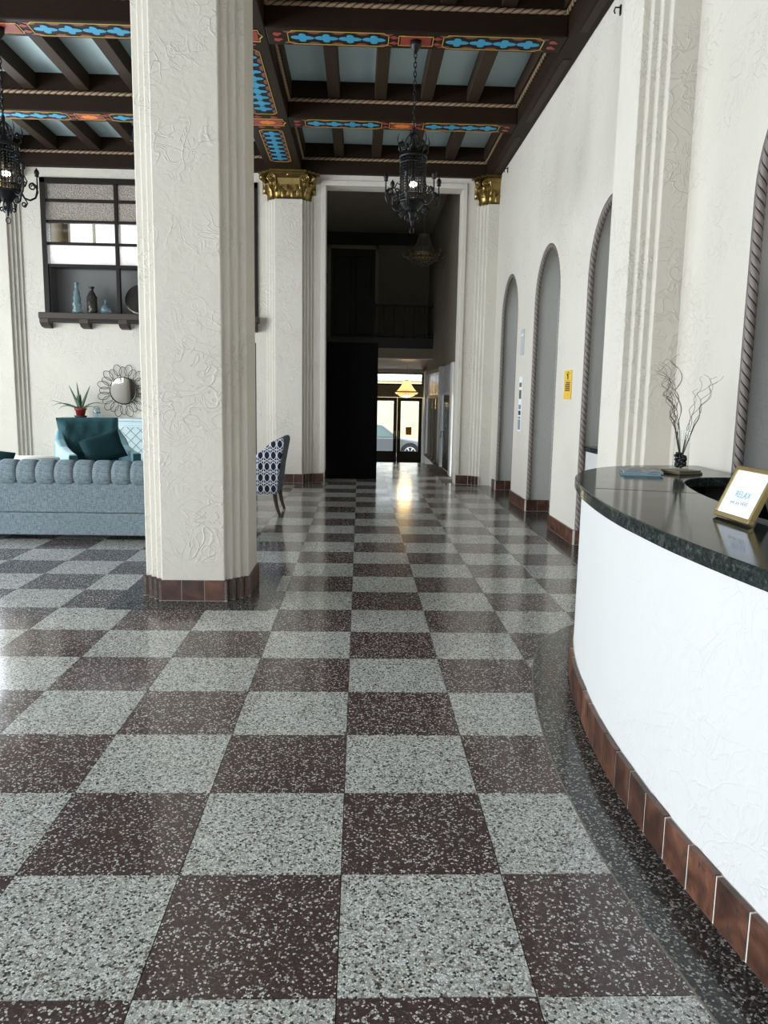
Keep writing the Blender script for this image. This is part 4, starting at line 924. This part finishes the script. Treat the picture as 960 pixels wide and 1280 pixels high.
for z0, z1, mm in ((0.02,0.16,'ink_grey'),(0.17,0.20,'ink_grey'),(0.22,0.28,'ink_black'),(0.30,0.36,'ink_grey'),(0.44,0.56,'coaster_wood'),(0.60,0.66,'coaster_wood')): MB().box(-0.0072,-0.006,-0.075,0.075,z0,z1).build('print', mm, ds)

# ------------------------------------------------------------------ seating area
def rounded_box(x0,x1,y0,y1,z0,z1): return MB().box(x0,x1,y0,y1,z0,z1)
sf = thing('sofa', 'blue-grey woven sofa with channelled rolled back seen from behind', 'sofa', (-3.0, 7.62, 0))
SX0, SX1 = -1.25, 1.13
rounded_box(SX0,SX1,0.0,0.9,0.055,0.278).build('base', 'sofa_fabric', sf, bevel=0.015)
rounded_box(SX0,SX1,0.005,0.22,0.281,0.58).build('back_panel', 'sofa_fabric', sf, bevel=0.012)
rounded_box(SX0+0.2,SX1-0.2,0.24,0.92,0.28,0.45).build('seat', 'sofa_fabric', sf, bevel=0.05, seg=3)
for x0, x1 in ((SX0, SX0+0.2), (SX1-0.2, SX1)): rounded_box(x0,x1,0.2,0.9,0.28,0.60).build('arm', 'sofa_fabric', sf, bevel=0.06, seg=3)
wch = 0.1838; nch = round((SX1-SX0)/wch); wch = (SX1-SX0)/nch
ch = MB(); rings = []
for i in range(9):
    u = -1+2*i/8; k = (1-abs(u)**5)
    rr = 0.118+0.020*k**0.5; xx = u*wch/2*0.997
    ring = []
    for j in range(16):
        a = 2*PI*j/16; ring.append((xx, rr*math.cos(a)*0.95, rr*math.sin(a)*1.02))
    rings.append(ring)
ch.loft(rings); chm = mesh_of(ch, 'channel', 'sofa_fabric', True)
for i in range(nch): put('channel', chm, sf, (SX0+wch*(i+0.5), 0.10, 0.655))
for x in (SX0+0.12, SX1-0.12):
    for y_ in (0.1, 0.8): MB().lathe([(0.03,0),(0.04,0.06)],10).build('foot', 'dark_wood', sf, loc=(x, y_, 0))
def cushion(w_, h_, d_, n=12):
    v = []; f = []
    for side in (1, -1):
        for i in range(n+1):
            for j in range(n+1):
                a, b = -1+2*i/n, -1+2*j/n; k = ((1-a**4)*(1-b**4))**0.5
                pin = 1-0.06*(1-abs(a))*(abs(b) > 0.99)-0.06*(1-abs(b))*(abs(a) > 0.99)
                v.append((a*w_/2*pin, side*d_/2*k, b*h_/2*pin))
    o = (n+1)**2
    for i in range(n):
        for j in range(n):
            q = i*(n+1)+j; f += [(q, q+n+1, q+n+2, q+1), (o+q, o+q+1, o+q+n+2, o+q+n+1)]
    return MB().add(v, f)
cu = tag(cushion(0.5,0.42,0.16).build('teal_cushion', 'pillow_velvet', None, True, loc=(-3.82, 8.06, 0.66), rot=(-0.25, 0.15, 0)), 'dark teal cushion peeking over the sofa back at the left edge', 'cushion')
st_ = thing('side_table', 'round pale-topped side table behind the sofa', 'table', (-3.97, 9.34, 0))
MB().lathe([(0.001,0.635),(0.38,0.635),(0.385,0.65),(0.38,0.665),(0.001,0.665)],36).build('table_top', 'white_top', st_, True); MB().lathe([(0.36,0.605),(0.375,0.605),(0.375,0.635),(0.36,0.635)],36,caps=False).build('apron', 'dark_wood', st_)
for k in range(3): a = 2*PI*k/3+0.5; MB().tube([(0.33*math.cos(a),0.33*math.sin(a),0.57),(0.26*math.cos(a),0.26*math.sin(a),0)],0.014,8).build('leg', 'dark_wood', st_, True)
# teal armchair
ac = thing('armchair', 'teal button-tufted armchair with sloping arms behind the sofa', 'armchair', (-3.37, 10.05, 0), 0.58)
def tuft(u, v): return 0.035*math.cos(u*4*PI)**2*math.cos(v*2.2*PI)**2
bk = MB(); n1, n2 = 28, 20; rows = []
def back_pt(u, v, front):
    wv = 0.33+0.065*v; x = (u-0.5)*2*wv; z = 0.36+0.76*v; y_ = 0.16+0.20*v + 0.05*(1-(2*u-1)**2)*0.6
    e = min(1, min(u, 1-u)*9)**0.5*min(1, (1-v)*9)**0.5
    if front: y_ -= 0.07*e + 0.025*abs(math.sin(PI*(u*4+v*2.4)))*abs(math.sin(PI*(u*4-v*2.4)))*e
    else: y_ += 0.06*e
    return (x, y_, z)
for fr_ in (True, False):
    g_ = [[back_pt(i/n1, j/n2, fr_) for i in range(n1+1)] for j in range(n2+1)]
    v = [p for r in g_ for p in r]; f = []
    for j in range(n2):
        for i in range(n1):
            q = j*(n1+1)+i; f.append((q, q+1, q+n1+2, q+n1+1) if fr_ else (q, q+n1+1, q+n1+2, q+1))
    bk.add(v, f)
b_ = bk.build('backrest', 'teal_velvet', ac, True)
btn = mesh_of(MB().sphere((0,0,0), 0.012, 8, 5), 'button', 'teal_velvet', True)
for j in range(3):
    for i in range(5 - j % 2):
        u = (0.5+i)/5+(0.1 if j % 2 else 0); v = 0.42+0.2*j; p = back_pt(u, v, True); put('button', btn, b_, (p[0], p[1]+0.0, p[2]))
rounded_box(-0.33,0.33,-0.42,0.25,0.22,0.44).build('seat_base', 'teal_side', ac, bevel=0.03); rounded_box(-0.325,0.325,-0.43,0.15,0.44,0.57).build('seat_cushion', 'teal_velvet', ac, bevel=0.045, seg=3)
for s in (-1, 1):
    prof = [(-0.40,0.20),(0.32,0.20),(0.38,0.78),(0.37,0.96),(0.31,0.97),(0.18,0.85),(0.02,0.77),(-0.22,0.72),(-0.42,0.70),(-0.43,0.62)]
    arm = MB(); 
    n = len(prof); v = [(s*0.33,y_,z) for y_,z in prof]+[(s*(0.435 if z < 0.9 else 0.40),y_,z) for y_,z in prof]
    fs = [(i,(i+1)%n,n+(i+1)%n,n+i) for i in range(n)]+[tuple(range(n-1,-1,-1)), tuple(range(n,2*n))]
    if s < 0: fs = [q[::-1] for q in fs]
    arm.add(v, fs); arm.build('arm', 'teal_side', ac, bevel=0.025, seg=3)
    MB().box(s*0.385-0.05,s*0.385+0.05,-0.437,-0.422,0.22,0.69).build('arm_front', 'teal_velvet', ac, bevel=0.004)
    for y_ in (-0.36, 0.28): MB().lathe([(0.016,0),(0.028,0.22)],10).build('leg', 'dark_wood', ac, loc=(s*0.32, y_, 0))
pw = cushion(0.50,0.36,0.18).build('throw_pillow', 'pillow_velvet', None, True, loc=(-3.22, 9.86, 0.755), rot=(-0.35, -0.28, 0.5)); tag(pw, 'dark green velvet throw pillow tilted on the teal armchair', 'pillow')
# console with lattice front
cs = thing('console', 'pale blue console cabinet with diamond lattice front against the back wall', 'cabinet', (-4.06, 12.86, 0))
MB().box(-0.75,0.75,-0.16,0.20,0.08,0.99).build('body', 'console_blue', cs, bevel=0.006); MB().box(-0.78,0.78,-0.19,0.17,0.99,1.035).build('top', 'console_blue', cs, bevel=0.008); MB().box(-0.76,0.76,-0.17,0.20,0,0.08).build('plinth', 'console_blue', cs)
for x0, x1 in ((-0.72,-0.01),(0.01,0.72)):
    dn = MB().box(x0,x1,-0.178,-0.16,0.12,0.93).build('door', 'console_blue', cs, bevel=0.004)
    cxm = (x0+x1)/2; hw = (x1-x0)/2-0.03; zc, hh = 0.525, 0.375
    sl = MB(); st2 = 0.16
    k = -8
    while k <= 8:
        for sgn in (-1, 1):
            # line z - zc = sgn*(x - cxm) + k*st2 clipped to the panel
            c_ = k*st2; xs = [x for x in (-hw, hw, (-hh-c_)*sgn, (hh-c_)*sgn) if abs(x) <= hw+1e-6 and abs(sgn*x+c_) <= hh+1e-6]
            if len(xs) >= 2 and max(xs)-min(xs) > 0.02:
                a, b = min(xs), max(xs); sl.tube([(cxm+a,-0.180,zc+sgn*a+c_),(cxm+b,-0.180,zc+sgn*b+c_)],0.006,4)
        k += 1
    sl.build('lattice', 'lattice_grey', dn); MB().sphere((x1-0.04 if x0 < 0 else x0+0.04,-0.19,0.55),0.014,8,6).build('knob', 'brass', dn, True)
# aloe
pot = thing('potted_aloe', 'spiky aloe plant in a red pot on the pale blue console', 'plant', (-4.53, 12.83, 1.035))
MB().lathe([(0.001,0),(0.085,0),(0.10,0.025),(0.095,0.03),(0.001,0.02)],20).build('saucer', 'ink_black', pot, True); MB().lathe([(0.06,0.02),(0.085,0.12),(0.098,0.12),(0.098,0.15),(0.088,0.15),(0.085,0.13),(0.001,0.13)],20).build('pot', 'pot_red', pot, True)
for ang, lean, ln_, droop in ((PI*1.0,0.42,0.42,0.0),(PI*0.9,0.12,0.44,0.0),(0.1,0.40,0.42,0.0),(PI*0.55,0.2,0.26,0.0),(PI*1.35,0.3,0.24,0.0),(PI,1.25,0.48,0.03),(PI*1.05,1.1,0.46,0.55),(PI*0.98,1.2,0.40,0.6),(0.05,1.0,0.42,0.55),(-0.3,1.2,0.30,0.35),(-0.6,1.2,0.24,0.1),(PI*1.5,1.2,0.25,0.4)):
    p = []; r = []; x = z = 0.0; th = lean*0.6
    for i in range(11):
        u = i/10; th = lean+droop*2.4*u*u; p.append((x*math.cos(ang), x*math.sin(ang), 0.13+z)); r.append((0.031 if lean < 0.9 else 0.011)*(1-u)**0.75+0.001)
        x += ln_/10*math.sin(th); z += ln_/10*math.cos(th)
        z = max(z, -0.125)
    MB().tube(p, r, 6, flat=0.5).build('leaf', 'aloe', pot, True)
cj = thing('glass_jar', 'small blue-grey glass candle jar beside the aloe pot', 'jar', (-4.26, 12.80, 1.035)); MB().lathe([(0.001,0),(0.05,0),(0.055,0.02),(0.055,0.13),(0.045,0.15),(0.045,0.16),(0.001,0.16)],18).build('glass', 'glass_blue', cj, True); MB().tube([(0.058*math.cos(2*PI*i/18),0.058*math.sin(2*PI*i/18),0.08) for i in range(18)],0.005,5,True).build('band', 'iron', cj, True); MB().tube([(-0.05,0,0.155),(-0.02,0,0.18),(0.02,0,0.18),(0.05,0,0.155)],0.004,5).build('handle', 'iron', cj, True)
# petal mirror
mr = thing('flower_mirror', 'round mirror with black wire petals on the wall above the console', 'mirror', (-3.90, WB, 1.475))
MB().lathe([(0.001,-0.006),(0.205,-0.006),(0.21,-0.003),(0.21,0.003),(0.001,0.003)],40).build('mirror_glass', 'mirror', mr, False, loc=(0,-0.05,0), rot=(PI/2+0.03,0.05,0))
MB().tube([(0.215*math.cos(2*PI*i/40),-0.05,0.215*math.sin(2*PI*i/40)) for i in range(40)],0.009,6,True).build('rim', 'iron', mr, True)
MB().box(-0.03,0.03,-0.05,0.0,-0.03,0.03).build('mount', 'iron', mr)
def petal(r0, r1, wd):
    P = []
    for i in range(24):
        a = 2*PI*i/24; u = 0.5-0.5*math.cos(a); P.append((wd/2*math.sin(a), 0, r0+(r1-r0)*u))
    return mesh_of(MB().tube(P, 0.0045, 5, True), 'petal', 'iron', True)
pa, pb = petal(0.215, 0.39, 0.115), petal(0.25, 0.435, 0.12)
for i in range(12): put('petal', pa, mr, (0,-0.04,0), (0, 2*PI*i/12, 0)); put('petal', pb, mr, (0,-0.03,0), (0, 2*PI*(i+0.5)/12, 0))
# patterned dining chair
dc = thing('patterned_chair', 'black and white trellis-patterned upholstered chair with dark wooden legs', 'chair', (-1.22, 9.66, 0), 0.0)
# local: faces -x; side panels in the x-z plane at y=+-0.33
prof = [(-0.34,0.27),(0.235,0.27),(0.27,0.60),(0.325,0.90),(0.32,0.945),(0.26,0.945),(0.17,0.90),(0.06,0.80),(-0.08,0.69),(-0.30,0.63),(-0.36,0.58)]
for y0, y1 in ((-0.35,-0.27),(0.27,0.35)):
    side_extrude(prof, y0, y1).build('side_panel', 'trellis_fabric', dc, bevel=0.02, seg=3)
bkp = [(0.14,0.27),(0.245,0.27),(0.28,0.60),(0.335,0.90),(0.33,0.955),(0.27,0.955),(0.20,0.80),(0.15,0.5)]
side_extrude(bkp, -0.335, 0.335).build('backrest', 'chair_grey', dc, bevel=0.025, seg=3)
rounded_box(-0.36,0.16,-0.28,0.28,0.27,0.48).build('seat', 'chair_grey', dc, bevel=0.03, seg=3)
for x, y_, sx in ((0.20,-0.29,1),(0.20,0.29,1),(-0.30,-0.29,0),(-0.30,0.29,0)):
    MB().tube([(x,y_,0.29),(x+0.01*sx,y_,0.2),(x+0.03*sx,y_,0.1),(x+0.065*sx,y_,0.0)],[0.027,0.025,0.021,0.017],4).build('leg', 'dark_wood', dc)
